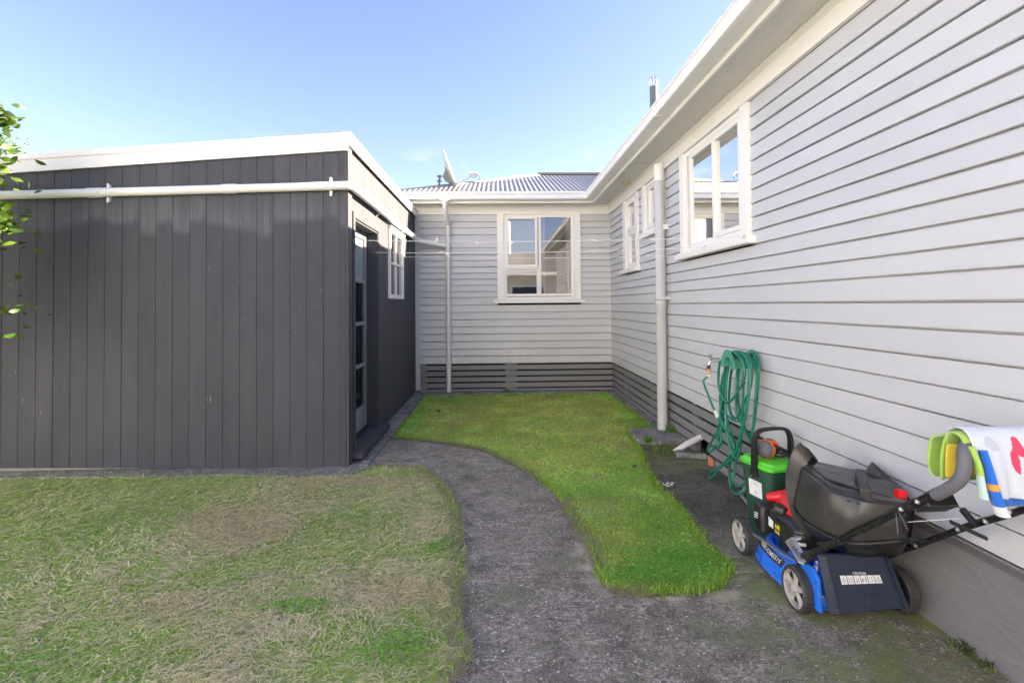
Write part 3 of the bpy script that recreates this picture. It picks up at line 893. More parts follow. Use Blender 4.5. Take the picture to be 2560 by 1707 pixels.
MB().box(1.93, 2.6, 3.3, 5.3, 1.86, 1.895).build("inner_shelf", M_TRIM, HOUSE)
window(fr_right, 3.62, 4.995, 1.878, 2.848, [(4.285, 4.765, 1.958, 2.765, 0.004), (3.79, 4.22, 1.985, 2.755, 0.016)], curtains=[(4.66, 4.80, 1.85, 2.85)], fill=[(3.76, 4.245, 1.92, 1.955)])
window(fr_right, 6.54, 7.31, 1.878, 2.848, [(6.73, 7.05, 2.44, 2.755, 0.018), (6.73, 7.03, 1.957, 2.335, 0.006)], u_in=(6.645, 7.16), fill=[(6.68, 7.12, 2.36, 2.41)], curtains=[(6.9, 7.05, 1.85, 2.85)])
window(fr_right, 5.48, 6.32, 2.248, 2.848, [(5.66, 6.06, 2.335, 2.75, 0.018)], curtains=[(5.95, 6.1, 2.2, 2.85)])
window(fr_back, -0.008, 1.338, 1.478, 2.850, [(0.170, 0.603, 2.037, 2.776, 0.022), (0.145, 0.625, 1.572, 1.925, 0.004), (0.698, 1.183, 1.572, 2.802, 0.004)], curtains=[(0.66, 0.78, 1.4, 2.85), (1.12, 1.22, 1.4, 2.85)], fill=[(0.13, 0.66, 1.955, 2.005)])
MB().box(0.12, 0.66, YW + 0.075, YW + 0.08, 2.02, 2.84).build("roller_blind", M_CURTAIN, HOUSE)
MB().box(0.12, 0.66, YW + 0.07, YW + 0.085, 2.00, 2.019).build("blind_rail", M_TRIM, HOUSE)

BK = thing("laundry_basket", (2.12, 3.95, 1.90), "white slotted laundry basket standing inside the large side window", "basket")
MB().lathe([(0.15, 0), (0.155, 0.012), (0.0, 0.012)], (2.12, 3.95, 1.90), (0, 0, 1), 28).build("base", M_WHITE, BK, smooth=True)
MB().lathe([(0.19, 0.26), (0.197, 0.262), (0.197, 0.30), (0.188, 0.30), (0.188, 0.262)], (2.12, 3.95, 1.90), (0, 0, 1), 28, False).build("rim", M_WHITE, BK, smooth=True)
for k in range(22):
    a_ = k * 2 * math.pi / 22; c_, s_ = math.cos(a_), math.sin(a_)
    MB().tube([(2.12 + 0.152 * c_, 3.95 + 0.152 * s_, 1.91), (2.12 + 0.192 * c_, 3.95 + 0.192 * s_, 2.165)], 0.011, 5).build("basket_bar", M_WHITE, BK)
# corner stop and end stop of the weatherboards
MB().box(XW - 0.012, XW + 0.004, YW - 0.012, YW + 0.004, 0.45, 2.852).build("corner_stop", M_BOARD, HOUSE)
MB().box(-1.335, -1.250, YW - 0.020, YW + 0.02, 0.05, 2.99).build("end_board", M_BOARD, HOUSE)

# base slats
zs = [0.362, 0.268, 0.174, 0.080, -0.012]
for k, z in enumerate(zs):
    MB().box(-1.255, XW + 0.008, YW + 0.000, YW + 0.02, z, z + 0.070).build("base_slat", M_SLAT, HOUSE, bevel=0.002)
    segs = [(2.92, YW - 0.001)]
    if k >= 3: segs = [(2.92, 4.50), (4.78, YW - 0.001)]
    for a, b in segs:
        zz = z + random.uniform(-.003, .003)
        MB().box(XW + 0.008, XW + 0.028, a, b, zz, zz + 0.072).build("base_slat", M_SLAT, HOUSE, bevel=0.002)
for x in (-1.2, 0.16, 0.24):
    MB().box(x - 0.05, x + 0.05, YW + 0.021, YW + 0.06, 0.0, 0.46).build("base_post", M_SLAT, HOUSE)
for y in (3.3, 4.85, 6.2, 7.5):
    MB().box(XW + 0.029, XW + 0.07, y - 0.05, y + 0.05, 0.0, 0.46).build("base_post", M_SLAT, HOUSE)
f = MB()
f.prism([(1.88, 0.62, -0.05), (1.88, 0.62, 0.385), (1.872, 0.62, 0.398), (1.838, 0.62, 0.440), (1.838, 0.62, 0.452), (2.0, 0.62, 0.452), (2.0, 0.62, -0.05)], (0, 2.29, 0))
f.build("plaster_foundation", M_FOUND, HOUSE)

# house downpipe at the back, with the swan neck
dp = MB()
dp.tube([(-0.80, 7.81, 3.005), (-0.80, 7.81, 2.915), (-0.80, 7.825, 2.89), (-0.792, 8.12, 2.70), (-0.79, 8.155, 2.66), (-0.79, 8.155, 0.02)], 0.036, 16)
DP = dp.build("downpipe", M_PVC, HOUSE, smooth=True)
c = MB(); c.lathe([(0.0415, 2.80 - 0.2), (0.0415, 2.70 - 0.2)], (-0.79, 8.155, 0), (0, 0, 1), 16)
c.lathe([(0.0415, 0.52), (0.0415, 0.45)], (-0.79, 8.155, 0), (0, 0, 1), 16)
c.lathe([(0.0415, 2.985), (0.0415, 2.93)], (-0.80, 7.81, 0), (0, 0, 1), 16)
c.prism([(-0.89, 7.765, 3.003), (-0.71, 7.765, 3.003), (-0.75, 7.765, 2.982), (-0.85, 7.765, 2.982)], (0, 0.09, 0))
c.build("pipe_socket", M_PVC, DP, smooth=True)
# big soil-vent pipe on the right wall
vp = MB(); vp.lathe([(0.054, 0.05), (0.054, 1.36), (0.0615, 1.375), (0.0615, 1.43), (0.054, 1.44), (0.054, 2.72)], (1.752, 5.47, 0), (0, 0, 1), 24)
VP = vp.build("vent_pipe", M_VENTPIPE, HOUSE, smooth=True)
v2 = MB(); v2.lathe([(0.0545, 2.722), (0.0545, 2.90), (0.050, 2.90)], (1.752, 5.47, 0), (0, 0, 1), 24)
v2.build("pipe_cap", M_TRIM, VP, smooth=True)
v3 = MB(); v3.lathe([(0.066, 1.435), (0.070, 1.44), (0.070, 1.475), (0.066, 1.48)], (1.752, 5.47, 0), (0, 0, 1), 24)
v3.box(1.755, 1.828, 5.36, 5.42, 1.440, 1.475)
v3.build("pipe_clip", M_VENTPIPE, VP, smooth=True)
# soffit vent
sv = MB(); sv.lathe([(0.062, 2.992), (0.062, 2.984), (0.05, 2.978), (0.05, 2.962), (0.054, 2.956), (0.0, 2.954)], (1.668, 6.6, 0), (0, 0, 1), 20)
sv.build("soffit_vent", M_VENTCAP, HOUSE, smooth=True)

# ------------------------------------------------------------------ shed
SHED = thing("timber_shed", (-1.32, 4.5, 0.0), "charcoal painted timber shed with vertical boards and white roof fascia", "shed")
SY, SX = 4.50, -1.32
topz = lambda x: 2.905 + 0.0685 * (x - SX)
botz = lambda x: max(0.005, 0.018 * (-(x - SX)) + 0.002)
edges = [-1.372 - 0.1428 * k for k in range(0, 38)]
for k in range(len(edges) - 1):
    x1, x0 = edges[k], edges[k + 1]
    w = random.uniform(-0.0015, 0.0015)
    zb0, zt0, zt1 = botz(x0), topz(x0) - 0.02, topz(x1) - 0.02
    mb = MB(); ch = 0.0028; th = 0.02
    fpoly = [(x0 + 0.0012, 0.0), (x0 + 0.0012, -th + ch), (x0 + ch + 0.0012, -th), (x1 - ch, -th), (x1, -th + ch), (x1, 0.0)]
    lo = [(x, SY + d + w, zb0) for x, d in fpoly]
    hi = [(x, SY + d + w, zt0 + (zt1 - zt0) * (x - x0) / (x1 - x0)) for x, d in fpoly]
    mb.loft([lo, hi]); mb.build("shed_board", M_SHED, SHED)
MB().box(-1.371, -1.318, SY - 0.026, SY + 0.02, 0.0, 2.80).build("corner_board", M_SHED, SHED, bevel=0.002)
MB().box(-1.3175, -1.298, SY - 0.022, SY + 0.10, 0.02, 2.84).build("corner_board", M_SHED2, SHED, bevel=0.002)
# side boards
D0, D1, DZ0, DZ1 = 4.70, 5.60, 0.10, 2.20
W0, W1, WZ0, WZ1 = 6.185, 7.085, 1.487, 2.345
ye = [SY + 0.102 + 0.132 * k for k in range(29)]
for k in range(len(ye) - 1):
    y0, y1 = ye[k], min(ye[k + 1], 8.212)
    if y1 - y0 < 0.02: continue
    yc = (y0 + y1) / 2
    zsn = [(0.02, 2.84)]
    if D0 - 0.03 < yc < D1 + 0.03: zsn = [(DZ1, 2.84)]
    if W0 - 0.02 < yc < W1 + 0.02: zsn = [(0.02, WZ0), (WZ1, 2.84)]
    for a, b in zsn:
        th, ch = 0.0, 0.0035
        poly = [(SX - 0.02, y0 + 0.001), (SX - ch, y0 + 0.001), (SX, y0 + ch + 0.001), (SX, y1 - ch), (SX - ch, y1), (SX - 0.02, y1)]
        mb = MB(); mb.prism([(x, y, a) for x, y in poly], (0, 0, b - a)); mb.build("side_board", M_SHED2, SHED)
# lining, roof
mb = MB()
mb.add([(-6.8, SY + 0.02, 0), (-1.345, SY + 0.02, 0), (-1.345, SY + 0.02, 2.86), (-6.8, SY + 0.02, 2.50)], [(0, 1, 2, 3)])
mb.add([(-1.345, SY + 0.02, 2.2), (-1.345, 8.2, 2.345), (-1.345, 8.2, 2.86), (-1.345, SY + 0.02, 2.86)], [(0, 1, 2, 3)])
mb.add([(-1.345, 7.09, 0), (-1.345, 8.2, 0), (-1.345, 8.2, 2.4), (-1.345, 7.09, 2.4)], [(0, 1, 2, 3)])
mb.add([(-1.345, 5.62, 0), (-1.345, 7.09, 0), (-1.345, 7.09, 1.48), (-1.345, 5.62, 1.48)], [(0, 1, 2, 3)])
mb.add([(-1.345, 5.62, 1.47), (-1.345, 6.17, 1.47), (-1.345, 6.17, 2.4), (-1.345, 5.62, 2.4)], [(0, 1, 2, 3)])
mb.add([(-6.8, 8.2, 0), (-1.345, 8.2, 0), (-1.345, 8.2, 2.86), (-6.8, 8.2, 2.5)], [(0, 1, 2, 3)])
mb.add([(-6.8, 4.52, 0), (-6.8, 8.2, 0), (-6.8, 8.2, 2.5), (-6.8, 4.52, 2.5)], [(0, 1, 2, 3)])
mb.build("shed_lining", M_ROOM, SHED, recalc=False)
mb = MB(); mb.hexa([(-6.8, SY - 0.03, topz(-6.8) - 0.03), (-1.30, SY - 0.03, topz(-1.3) - 0.03), (-1.30, 8.2, topz(-1.3) - 0.03), (-6.8, 8.2, topz(-6.8) - 0.03),
                    (-6.8, SY - 0.03, topz(-6.8) - 0.012), (-1.30, SY - 0.03, topz(-1.3) - 0.012), (-1.30, 8.2, topz(-1.3) - 0.012), (-6.8, 8.2, topz(-6.8) - 0.012)])
mb.build("shed_roof", M_GALV, SHED)
def slopeboard(name, y0, y1, zo0, zo1, x0=-6.8, x1=-1.293):
    mb = MB(); mb.hexa([(x0, y0, topz(x0) + zo0), (x1, y0, topz(x1) + zo0), (x1, y1, topz(x1) + zo0), (x0, y1, topz(x0) + zo0),
                        (x0, y0, topz(x0) + zo1), (x1, y0, topz(x1) + zo1), (x1, y1, topz(x1) + zo1), (x0, y1, topz(x0) + zo1)])
    return mb.build(name, M_TRIM, SHED, bevel=0.002)
slopeboard("fascia_board", SY - 0.050, SY - 0.027, -0.155, -0.046)
slopeboard("barge_capping", SY - 0.060, SY + 0.01, -0.052, 0.0)
MB().box(-1.2965, -1.275, SY - 0.052, 8.19, 2.800, 2.902).build("fascia_board", M_TRIM, SHED, bevel=0.002)
MB().box(-1.34, -1.268, SY - 0.0605, 8.19, 2.886, 2.908).build("barge_capping", M_TRIM, SHED, bevel=0.002)
# door, recessed
dr = MB()
LX = -1.43
def dbox(mb, y0, y1, z0, z1, x0=LX - 0.035, x1=LX): return mb.box(x0, x1, y0, y1, z0, z1)
PANES = [(1.685, 2.105), (1.235, 1.640), (0.800, 1.197), (0.350, 0.760)]
dbox(dr, 4.725, 4.82, 0.125, 2.185); dbox(dr, 5.53, 5.615, 0.125, 2.185)
dbox(dr, 4.82, 5.53, 0.125, 0.350); dbox(dr, 4.82, 5.53, 2.105, 2.185)
for (a, b), (c, d) in zip(PANES[1:], PANES[:-1]): dbox(dr, 4.82, 5.53, b, c, LX - 0.03, LX - 0.002)
DOOR = dr.build("door", M_DOOR, SHED, bevel=0.003)
for i, (a, b) in enumerate(PANES):
    MB().add([(LX - 0.018, 4.82, a), (LX - 0.018, 5.53, a), (LX - 0.018, 5.53, b), (LX - 0.018, 4.82, b)], [(0, 1, 2, 3)]).build("pane", M_FROST if i == 0 else M_GLASS2, DOOR, recalc=False)
jm = MB()
jm.box(-1.50, -1.335, 4.685, 4.723, 0.10, 2.215); jm.box(-1.315, -1.300, 4.655, 4.712, 0.10, 2.26)
jm.box(-1.50, -1.312, 5.617, 5.655, 0.10, 2.215); jm.box(-1.50, -1.315, 4.724, 5.616, 2.187, 2.22)
jm.box(-1.3195, -1.301, 4.713, 5.70, 2.205, 2.262); jm.box(-1.3195, -1.302, 5.625, 5.69, 0.10, 2.204)
jm.build("door_frame", M_SHED2, SHED, bevel=0.002)
sl = MB(); sl.box(-1.50, -1.21, 4.60, 5.74, 0.045, 0.098)
sl.build("door_sill", M_SHED2, SHED, bevel=0.004)
MB().box(-1.47, -1.39, 4.73, 5.61, 0.099, 0.122).build("threshold", M_DARK, SHED)
# shed window
sw = MB()
lbox(sw, fr_shed, W0, W0 + 0.05, WZ0, WZ1, -0.03, 0.028); lbox(sw, fr_shed, W1 - 0.05, W1, WZ0, WZ1, -0.03, 0.028)
lbox(sw, fr_shed, W0 + 0.05, W1 - 0.05, WZ1 - 0.05, WZ1, -0.03, 0.027); lbox(sw, fr_shed, W0 + 0.05, W1 - 0.05, WZ0, WZ0 + 0.05, -0.03, 0.027)
lbox(sw, fr_shed, W0 - 0.01, W1 + 0.01, WZ1 + 0.001, WZ1 + 0.022, -0.0, 0.045)
SW = sw.build("window", M_TRIM, SHED, bevel=0.002)
sb = MB()
lbox(sb, fr_shed, W0 + 0.051, W1 - 0.051, 1.915, 1.94, -0.02, 0.015); lbox(sb, fr_shed, 6.62, 6.65, WZ0 + 0.051, WZ1 - 0.051, -0.02, 0.016)
sb.build("glazing_bar", M_TRIM, SW)
sg = MB(); sg.add([fr_shed(W0 + 0.04, WZ0 + 0.04, -0.005), fr_shed(W1 - 0.04, WZ0 + 0.04, -0.005), fr_shed(W1 - 0.04, WZ1 - 0.04, -0.005), fr_shed(W0 + 0.04, WZ1 - 0.04, -0.005)], [(0, 1, 2, 3)])
sg.build("pane", M_GLASS2, SW, recalc=False)
MB().box(-1.6, -1.59, 6.1, 7.2, 1.3, 2.4).build("curtain", M_CURTAIN, SW)

# ------------------------------------------------------------------ white drain pipe round the shed
PIPE = thing("drain_pipe", (-1.27, 4.455, 2.44), "long white plastic drain pipe running round the charcoal shed to the house downpipe", "pipe")
pz = lambda x: 2.441 + 0.0262 * (x + 1.27)
pts = [(-6.6, 4.445, pz(-6.6)), (-3.55, 4.445, pz(-3.55)), (-1.36, 4.445, pz(-1.36)), (-1.305, 4.45, 2.441), (-1.275, 4.465, 2.441), (-1.262, 4.50, 2.441), (-1.262, 4.6, 2.441), (-1.262, 7.86, 2.425), (-1.255, 7.95, 2.42), (-1.225, 8.03, 2.412), (-1.17, 8.075, 2.40), (-0.82, 8.135, 2.335)]
mb = MB(); mb.tube(pts, 0.0375, 16); mb.build("pipe", M_PVC, PIPE, smooth=True)
for x in (-3.43, -2.30):
    mb = MB(); mb.tube([(x - 0.06, 4.445, pz(x - .06)), (x + 0.06, 4.445, pz(x + .06))], 0.0425, 16); mb.build("coupling", M_PVC, PIPE, smooth=True)
for y in (5.55, 7.65):
    mb = MB(); mb.tube([(-1.262, y - 0.05, 2.436), (-1.262, y + 0.05, 2.436)], 0.042, 16); mb.build("coupling", M_PVC, PIPE, smooth=True)
for x in (-3.33, -1.44):
    mb = MB(); z = pz(x)
    mb.tube([(x - 0.012, 4.445, z), (x + 0.012, 4.445, z)], 0.0405, 16)
    mb.box(x - 0.011, x + 0.011, 4.455, 4.479, z - 0.075, z + 0.07)
    mb.lathe([(0.011, 0), (0.011, 0.003)], (x, 4.452, z - 0.075), (0, 1, 0), 10); mb.lathe([(0.011, 0), (0.011, 0.003)], (x, 4.452, z + 0.07), (0, 1, 0), 10)
    mb.build("pipe_bracket", M_PVC, PIPE, smooth=True)
for y in (5.55, 6.9):
    mb = MB(); mb.tube([(-1.262, y, 2.40), (-1.29, y, 2.385), (-1.318, y, 2.36)], 0.006, 6); mb.build("pipe_bracket", M_PVC, PIPE)

# ------------------------------------------------------------------ satellite dish
DISH = thing("satellite_dish", (-0.93, 8.50, 3.36), "pale satellite dish with feed arm standing on the roof hip", "satellite dish")
dn = Vector((0.945, -0.04, 0.325)).normalized()      # facing
du = Vector((0, 1, 0)) - dn * dn.y; du.normalize(); dv = dn.cross(du); dv = dv if dv.z > 0 else -dv
dc = Vector((-0.835, 8.52, 3.665))
def dish_pt(r, t, off): return dc + du * (r * 0.30 * math.cos(t)) + dv * (r * 0.315 * math.sin(t)) + dn * (0.052 * r * r + off)
rings = [[dish_pt(r, k * math.pi / 16, 0.0) for k in range(32)] for r in (1.0, 0.85, 0.65, 0.45, 0.25, 0.05)]
back = [[dish_pt(r, k * math.pi / 16, -0.006) for k in range(32)] for r in (0.05, 0.25, 0.45, 0.65, 0.85, 1.0, 1.015)]
rim = [dish_pt(1.015, k * math.pi / 16, 0.004) for k in range(32)]
mb = MB(); mb.loft([rim] + rings + back + [rim], False)
mb.build("reflector", M_DISH, DISH, smooth=True)
mb = MB()
bk = dc - dn * 0.012
mb.prism([bk + dv * 0.06 - du * 0.04, bk - dv * 0.02 - du * 0.04 - dn * 0.02, bk - dv * 0.10 - du * 0.04 - dn * 0.10 + Vector((0, 0, 0.0)), bk - dv * 0.17 - du * 0.04 - dn * 0.085, bk - dv * 0.30 - du * 0.04 + dn * 0.05, bk - dv * 0.30 - du * 0.04 + dn * 0.09, bk - dv * 0.1 - du * 0.04 + dn * 0.01], du * 0.08)
mb.build("mount_bracket", M_GALV, DISH)
mb = MB(); mb.tube([(-0.985, 8.52, 3.34), (-0.965, 8.52, 3.40), (-0.955, 8.52, 3.565)], 0.018, 10)
mb.tube([(-1.00, 8.50, 3.54), (-0.92, 8.50, 3.54)], 0.014, 8); mb.tube([(-1.00, 8.50, 3.46), (-0.92, 8.50, 3.46)], 0.014, 8)
mb.prism([(-1.03, 8.48, 3.335), (-0.93, 8.48, 3.335), (-0.955, 8.48, 3.40), (-0.975, 8.48, 3.40)], (0, 0.07, 0))
mb.build("mast", M_GALV, DISH, smooth=True)
mb = MB(); mb.tube([(-0.735, 8.50, 3.385), (-0.62, 8.49, 3.435), (-0.435, 8.47, 3.535)], 0.0125, 8)
mb.build("feed_arm", M_DISH, DISH, smooth=True)
mb = MB(); mb.lathe([(0.020, 0.0), (0.030, 0.006), (0.030, 0.035), (0.02, 0.045), (0.022, 0.15), (0.018, 0.155)], (-0.475, 8.47, 3.575), (1, 0, 0.05), 14)
mb.box(-0.445, -0.30, 8.455, 8.485, 3.542, 3.565)
mb.build("feed_horn", M_DISH, DISH, smooth=True)
mb = MB(); mb.tube(spline([(-0.31, 8.47, 3.555), (-0.285, 8.47, 3.50), (-0.32, 8.47, 3.455), (-0.355, 8.47, 3.475)], 5), 0.004, 5)
mb.tube(spline([(-0.34, 8.47, 3.555), (-0.36, 8.47, 3.515), (-0.43, 8.47, 3.52)], 5), 0.004, 5)
mb.build("cable", M_BLK, DISH)

# ------------------------------------------------------------------ clotheslines and pegs
LINES = [((-1.30, 4.63, 1.990), (1.765, 3.60, 1.868), "nearest and highest wire clothesline strung from shed to house window sill"),
         ((-1.315, 5.57, 1.975), (1.765, 4.31, 1.872), "middle wire clothesline strung between shed side and window sill"),
         ((-1.315, 6.06, 1.980), (1.765, 5.02, 1.868), "farthest and lowest wire clothesline strung between shed and house")]
for a, b, lab in LINES:
    L = thing("clothesline", a, lab, "clothesline", "clotheslines over the lawn")
    A, B = Vector(a), Vector(b)
    mb = MB(); mb.tube([A.lerp(B, t / 12) - Vector((0, 0, 0.022 * math.sin(math.pi * t / 12))) for t in range(13)], 0.0024, 5)
    mb.build("wire", M_WIRE, L)
    for p, s in ((A, -1), (B, 1)):
        h = MB(); h.tube([p + Vector((s * 0.06, 0, 0)), p + Vector((s * 0.015, 0, 0))], 0.003, 6)
        h.tube([p + Vector((s * 0.015, 0, 0.0)) + Vector((-s * 0.012 * (1 - math.cos(k * 0.7)), 0, 0.012 * math.sin(k * 0.7))) for k in range(9)], 0.0025, 5)
        h.build("hook", M_GALV, L)
def peg(li, t, rot, where):
    A, B = Vector(LINES[li][0]), Vector(LINES[li][1])
    p = A.lerp(B, t) - Vector((0, 0, 0.022 * math.sin(math.pi * t)))
    mb = MB()
    d = Vector((math.sin(rot), 0, -math.cos(rot)))
    n = Vector((0, 1, 0))
    for s in (-1, 1):
        mb.prism([p - d * 0.012 + n * 0.002 * s, p + d * 0.030 + n * 0.010 * s, p + d * 0.032 + n * 0.013 * s, p - d * 0.012 + n * 0.007 * s], d.cross(n) * 0.009)
    mb.tube([p + d * 0.006 - n * 0.008, p + d * 0.006 + n * 0.008], 0.004, 6)
    o = mb.build("clothes_peg", M_PEG, None, tuple(p))
    tag(o, "small clear clothes peg on the " + where, "clothes peg", "pegs on the clotheslines")
for li, t, r, w_ in ((0, 0.253, 2.6, "nearest line above the drain pipe elbow"), (0, 0.365, 0.3, "nearest line just right of the downpipe"), (0, 0.455, 1.0, "nearest line at the left edge of the back window"),
                     (0, 0.665, 1.3, "nearest line at the right edge of the back window"), (0, 0.80, 1.2, "nearest line in front of the inner house corner"), (1, 0.235, 1.9, "middle line, leftmost of the pair by the shed"),
                     (1, 0.262, -1.2, "middle line, rightmost of the pair by the shed"), (1, 0.71, 0.4, "middle line right of the back window")):
    peg(li, t, r, w_)


# ------------------------------------------------------------------ lawn mower
MOW = thing("lawn_mower", (1.58, 2.58, 0.0), "blue petrol lawn mower with red engine cover parked against the house wall", "lawn mower")

def wheel(x_out, y, r, side):
    """side -1: outer face towards -x ; +1: towards +x"""
    z = r
    s = side
    prof = [(r * 0.85, 0.000), (r * 0.92, -0.002), (r * 0.97, 0.003), (r, 0.012), (r * 1.005, 0.024), (r, 0.036), (r * 0.95, 0.044), (r * 0.85, 0.046)]
    t = MB(); t.lathe([(a, h) for a, h in prof] + [(prof[0][0], prof[0][1])], (x_out, y, z), (-s, 0, 0), 36, False)
    # tread lugs
    for k in range(26):
        a = k * 2 * math.pi / 26
        rad = Vector((0, math.cos(a), math.sin(a))); tan = Vector((0, -math.sin(a), math.cos(a)))
        c = Vector((x_out - s * 0.024, y, z)) + rad * r
        t.obox(c + rad * 0.0005, Vector((0.016, 0, 0)) + tan * 0.004, tan * 0.0085, rad * 0.0022)
    W = t.build("wheel", M_RUBBER, MOW, smooth=True)
    m = MB()
    m.lathe([(r * 0.845, 0.004), (r * 0.845, 0.03), (r * 0.77, 0.03), (r * 0.77, 0.008), (r * 0.805, 0.002)] + [(r * 0.845, 0.004)], (x_out, y, z), (-s, 0, 0), 32, False)
    m.build("rim", M_RIM, W, smooth=True)
    h = MB(); h.lathe([(0.0, -0.004), (r * 0.13, -0.003), (r * 0.17, 0.002), (r * 0.20, 0.02), (r * 0.20, 0.03)], (x_out, y, z), (-s, 0, 0), 18)
    h.build("hub", M_RIM, W, smooth=True)
    for k in range(5):
        a = k * 2 * math.pi / 5 + 0.3
        sp = MB()
        rad = Vector((0, math.cos(a), math.sin(a))); tan = Vector((0, -math.sin(a), math.cos(a))); ax = Vector((-s, 0, 0))
        c0 = Vector((x_out, y, z))
        q = []
        for rr, w, d in ((0.15, 0.17, 0.004), (0.36, 0.13, 0.010), (0.58, 0.15, 0.010), (0.79, 0.24, 0.006)):
            q.append([c0 + rad * r * rr + tan * r * w + ax * (d + 0.010), c0 + rad * r * rr + tan * r * w * 0.55 + ax * d, c0 + rad * r * rr - tan * r * w * 0.55 + ax * d, c0 + rad * r * rr - tan * r * w + ax * (d + 0.010), c0 + rad * r * rr + ax * (d + 0.018)])
        sp.loft(q); sp.build("spoke", M_RIM, W, smooth=True)
    b = MB(); b.lathe([(0.0, 0.028), (r * 0.80, 0.028), (r * 0.80, 0.034), (0.0, 0.034)], (x_out, y, z), (-s, 0, 0), 24)
    b.build("wheel_back", M_BLK, W)
wheel(1.330, 2.325, 0.096, -1)
wheel(1.335, 2.862, 0.098, -1)
wheel(1.832, 2.300, 0.096, 1)
wheel(1.826, 2.862, 0.098, 1)

# pressed steel deck
def deck_ring(z, ins, sq=0.0):
    out = []
    hw, hl = 0.212 - ins, 0.305 - ins
    for k in range(40):
        a = k * 2 * math.pi / 40
        c, s_ = math.cos(a), math.sin(a)
        e_ = 0.55 if s_ < 0 else 0.78
        x = math.copysign(abs(c) ** e_, c) * hw; y = math.copysign(abs(s_) ** e_, s_) * hl
        out.append((1.578 + x, 2.565 + y, z))
    return out
dk = MB(); dk.loft([deck_ring(0.033, -0.012), deck_ring(0.038, -0.014), deck_ring(0.044, -0.004), deck_ring(0.080, 0.000), deck_ring(0.092, 0.006), deck_ring(0.126, 0.038), deck_ring(0.136, 0.052), deck_ring(0.138, 0.062), deck_ring(0.122, 0.080), deck_ring(0.125, 0.11), deck_ring(0.17, 0.125), deck_ring(0.18, 0.15)])
dk.build("deck", M_BLUE, MOW, smooth=True)
for xs in (1.372,):
    mb = MB(); mb.prism([(xs, 2.195, 0.060), (xs, 2.225, 0.058), (xs, 2.30, 0.10), (xs, 2.40, 0.10), (xs, 2.40, 0.185), (xs, 2.345, 0.225), (xs, 2.24, 0.232), (xs, 2.205, 0.20)], (0.016, 0, 0))
    mb.build("side_plate", M_BLUE, MOW, bevel=0.004)
mb = MB(); mb.obox((1.455, 2.475, 0.145), (0.035, 0, 0), (0, 0.045, 0), (0, 0, 0.03)); mb.build("deck_boss", M_BLUE, MOW, bevel=0.008)
mb = MB(); mb.obox((1.392, 2.59, 0.158), (0.009, 0.0, 0), (-0.012, 0.215, -0.020), (0, 0.0004, 0.003)); mb.build("height_link", M_ALLOY, MOW)
# decal on the deck flank
def decal_pt(u, v):      # u along the flank towards the rear, v up the shoulder
    y = 2.775 - 0.27 * u
    ins = 0.010 + 0.026 * v
    hw, hl = 0.212 - ins, 0.305 - ins
    e_ = 0.78 if y > 2.565 else 0.55
    sn = min(1.0, (abs(y - 2.565) / hl)) ** (1 / e_)
    x = 1.578 - hw * (math.sqrt(max(0.0, 1 - sn * sn)) ** e_)
    return Vector((x - 0.0022, y, 0.0975 + 0.0276 * v + 0.0022))
mb = MB(); mb.loft([[decal_pt(k / 12, 0) for k in range(13)], [decal_pt(k / 12, 1) for k in range(13)]], False, False)
mb.build("decal", M_INK, MOW, recalc=False)
word = "STEEL/CHASSIS"
for i, ch in enumerate(word):
    u = 0.07 + 0.86 * (i + 0.5) / len(word)
    p = decal_pt(u, 0.5); t = decal_pt(u + .02, .5) - decal_pt(u - .02, .5); w_ = decal_pt(u, 1) - decal_pt(u, 0)
    nrm = t.cross(w_).normalized()
    text("decal_letter", ch, 0.030, p + nrm * 0.0012, t, w_, M_WHITE, MOW)
# rear flap
ft = [Vector((1.385, 2.222, 0.300)), Vector((1.700, 2.222, 0.285)), Vector((1.752, 2.180, 0.083)), Vector((1.402, 2.168, 0.068))]
_n = (ft[1] - ft[0]).cross(ft[3] - ft[0]).normalized(); ft[2] = ft[2] - _n * _n.dot(ft[2] - ft[0])
mb = MB(); mb.prism(ft, (0.0, 0.014, 0.004)); FLAP = mb.build("rear_flap", M_NAVY, MOW, bevel=0.006)
ex = (ft[1] - ft[0]).normalized(); ey = ((ft[0] + ft[1]) / 2 - (ft[2] + ft[3]) / 2).normalized(); en = ex.cross(ey)
if en.y > 0: en = -en
fc = (ft[0] + ft[1] + ft[2] + ft[3]) / 4
def fpt(u, v, d=0.002):   # bilinear on the flap
    a = ft[0].lerp(ft[1], u); b = ft[3].lerp(ft[2], u)
    return b.lerp(a, v) + en * d
mb = MB(); mb.prism([fpt(0.0, 0.02, 0.0), fpt(0.10, 0.02, 0.008), fpt(0.10, 0.97, 0.008), fpt(0.0, 0.97, 0.0)], en * 0.002); mb.build("flap_rib", M_NAVY, FLAP)
mb = MB(); mb.prism([fpt(0.93, 0.02, 0.008), fpt(1.0, 0.02, 0.0), fpt(1.0, 0.97, 0.0), fpt(0.93, 0.97, 0.008)], en * 0.002); mb.build("flap_rib", M_NAVY, FLAP)
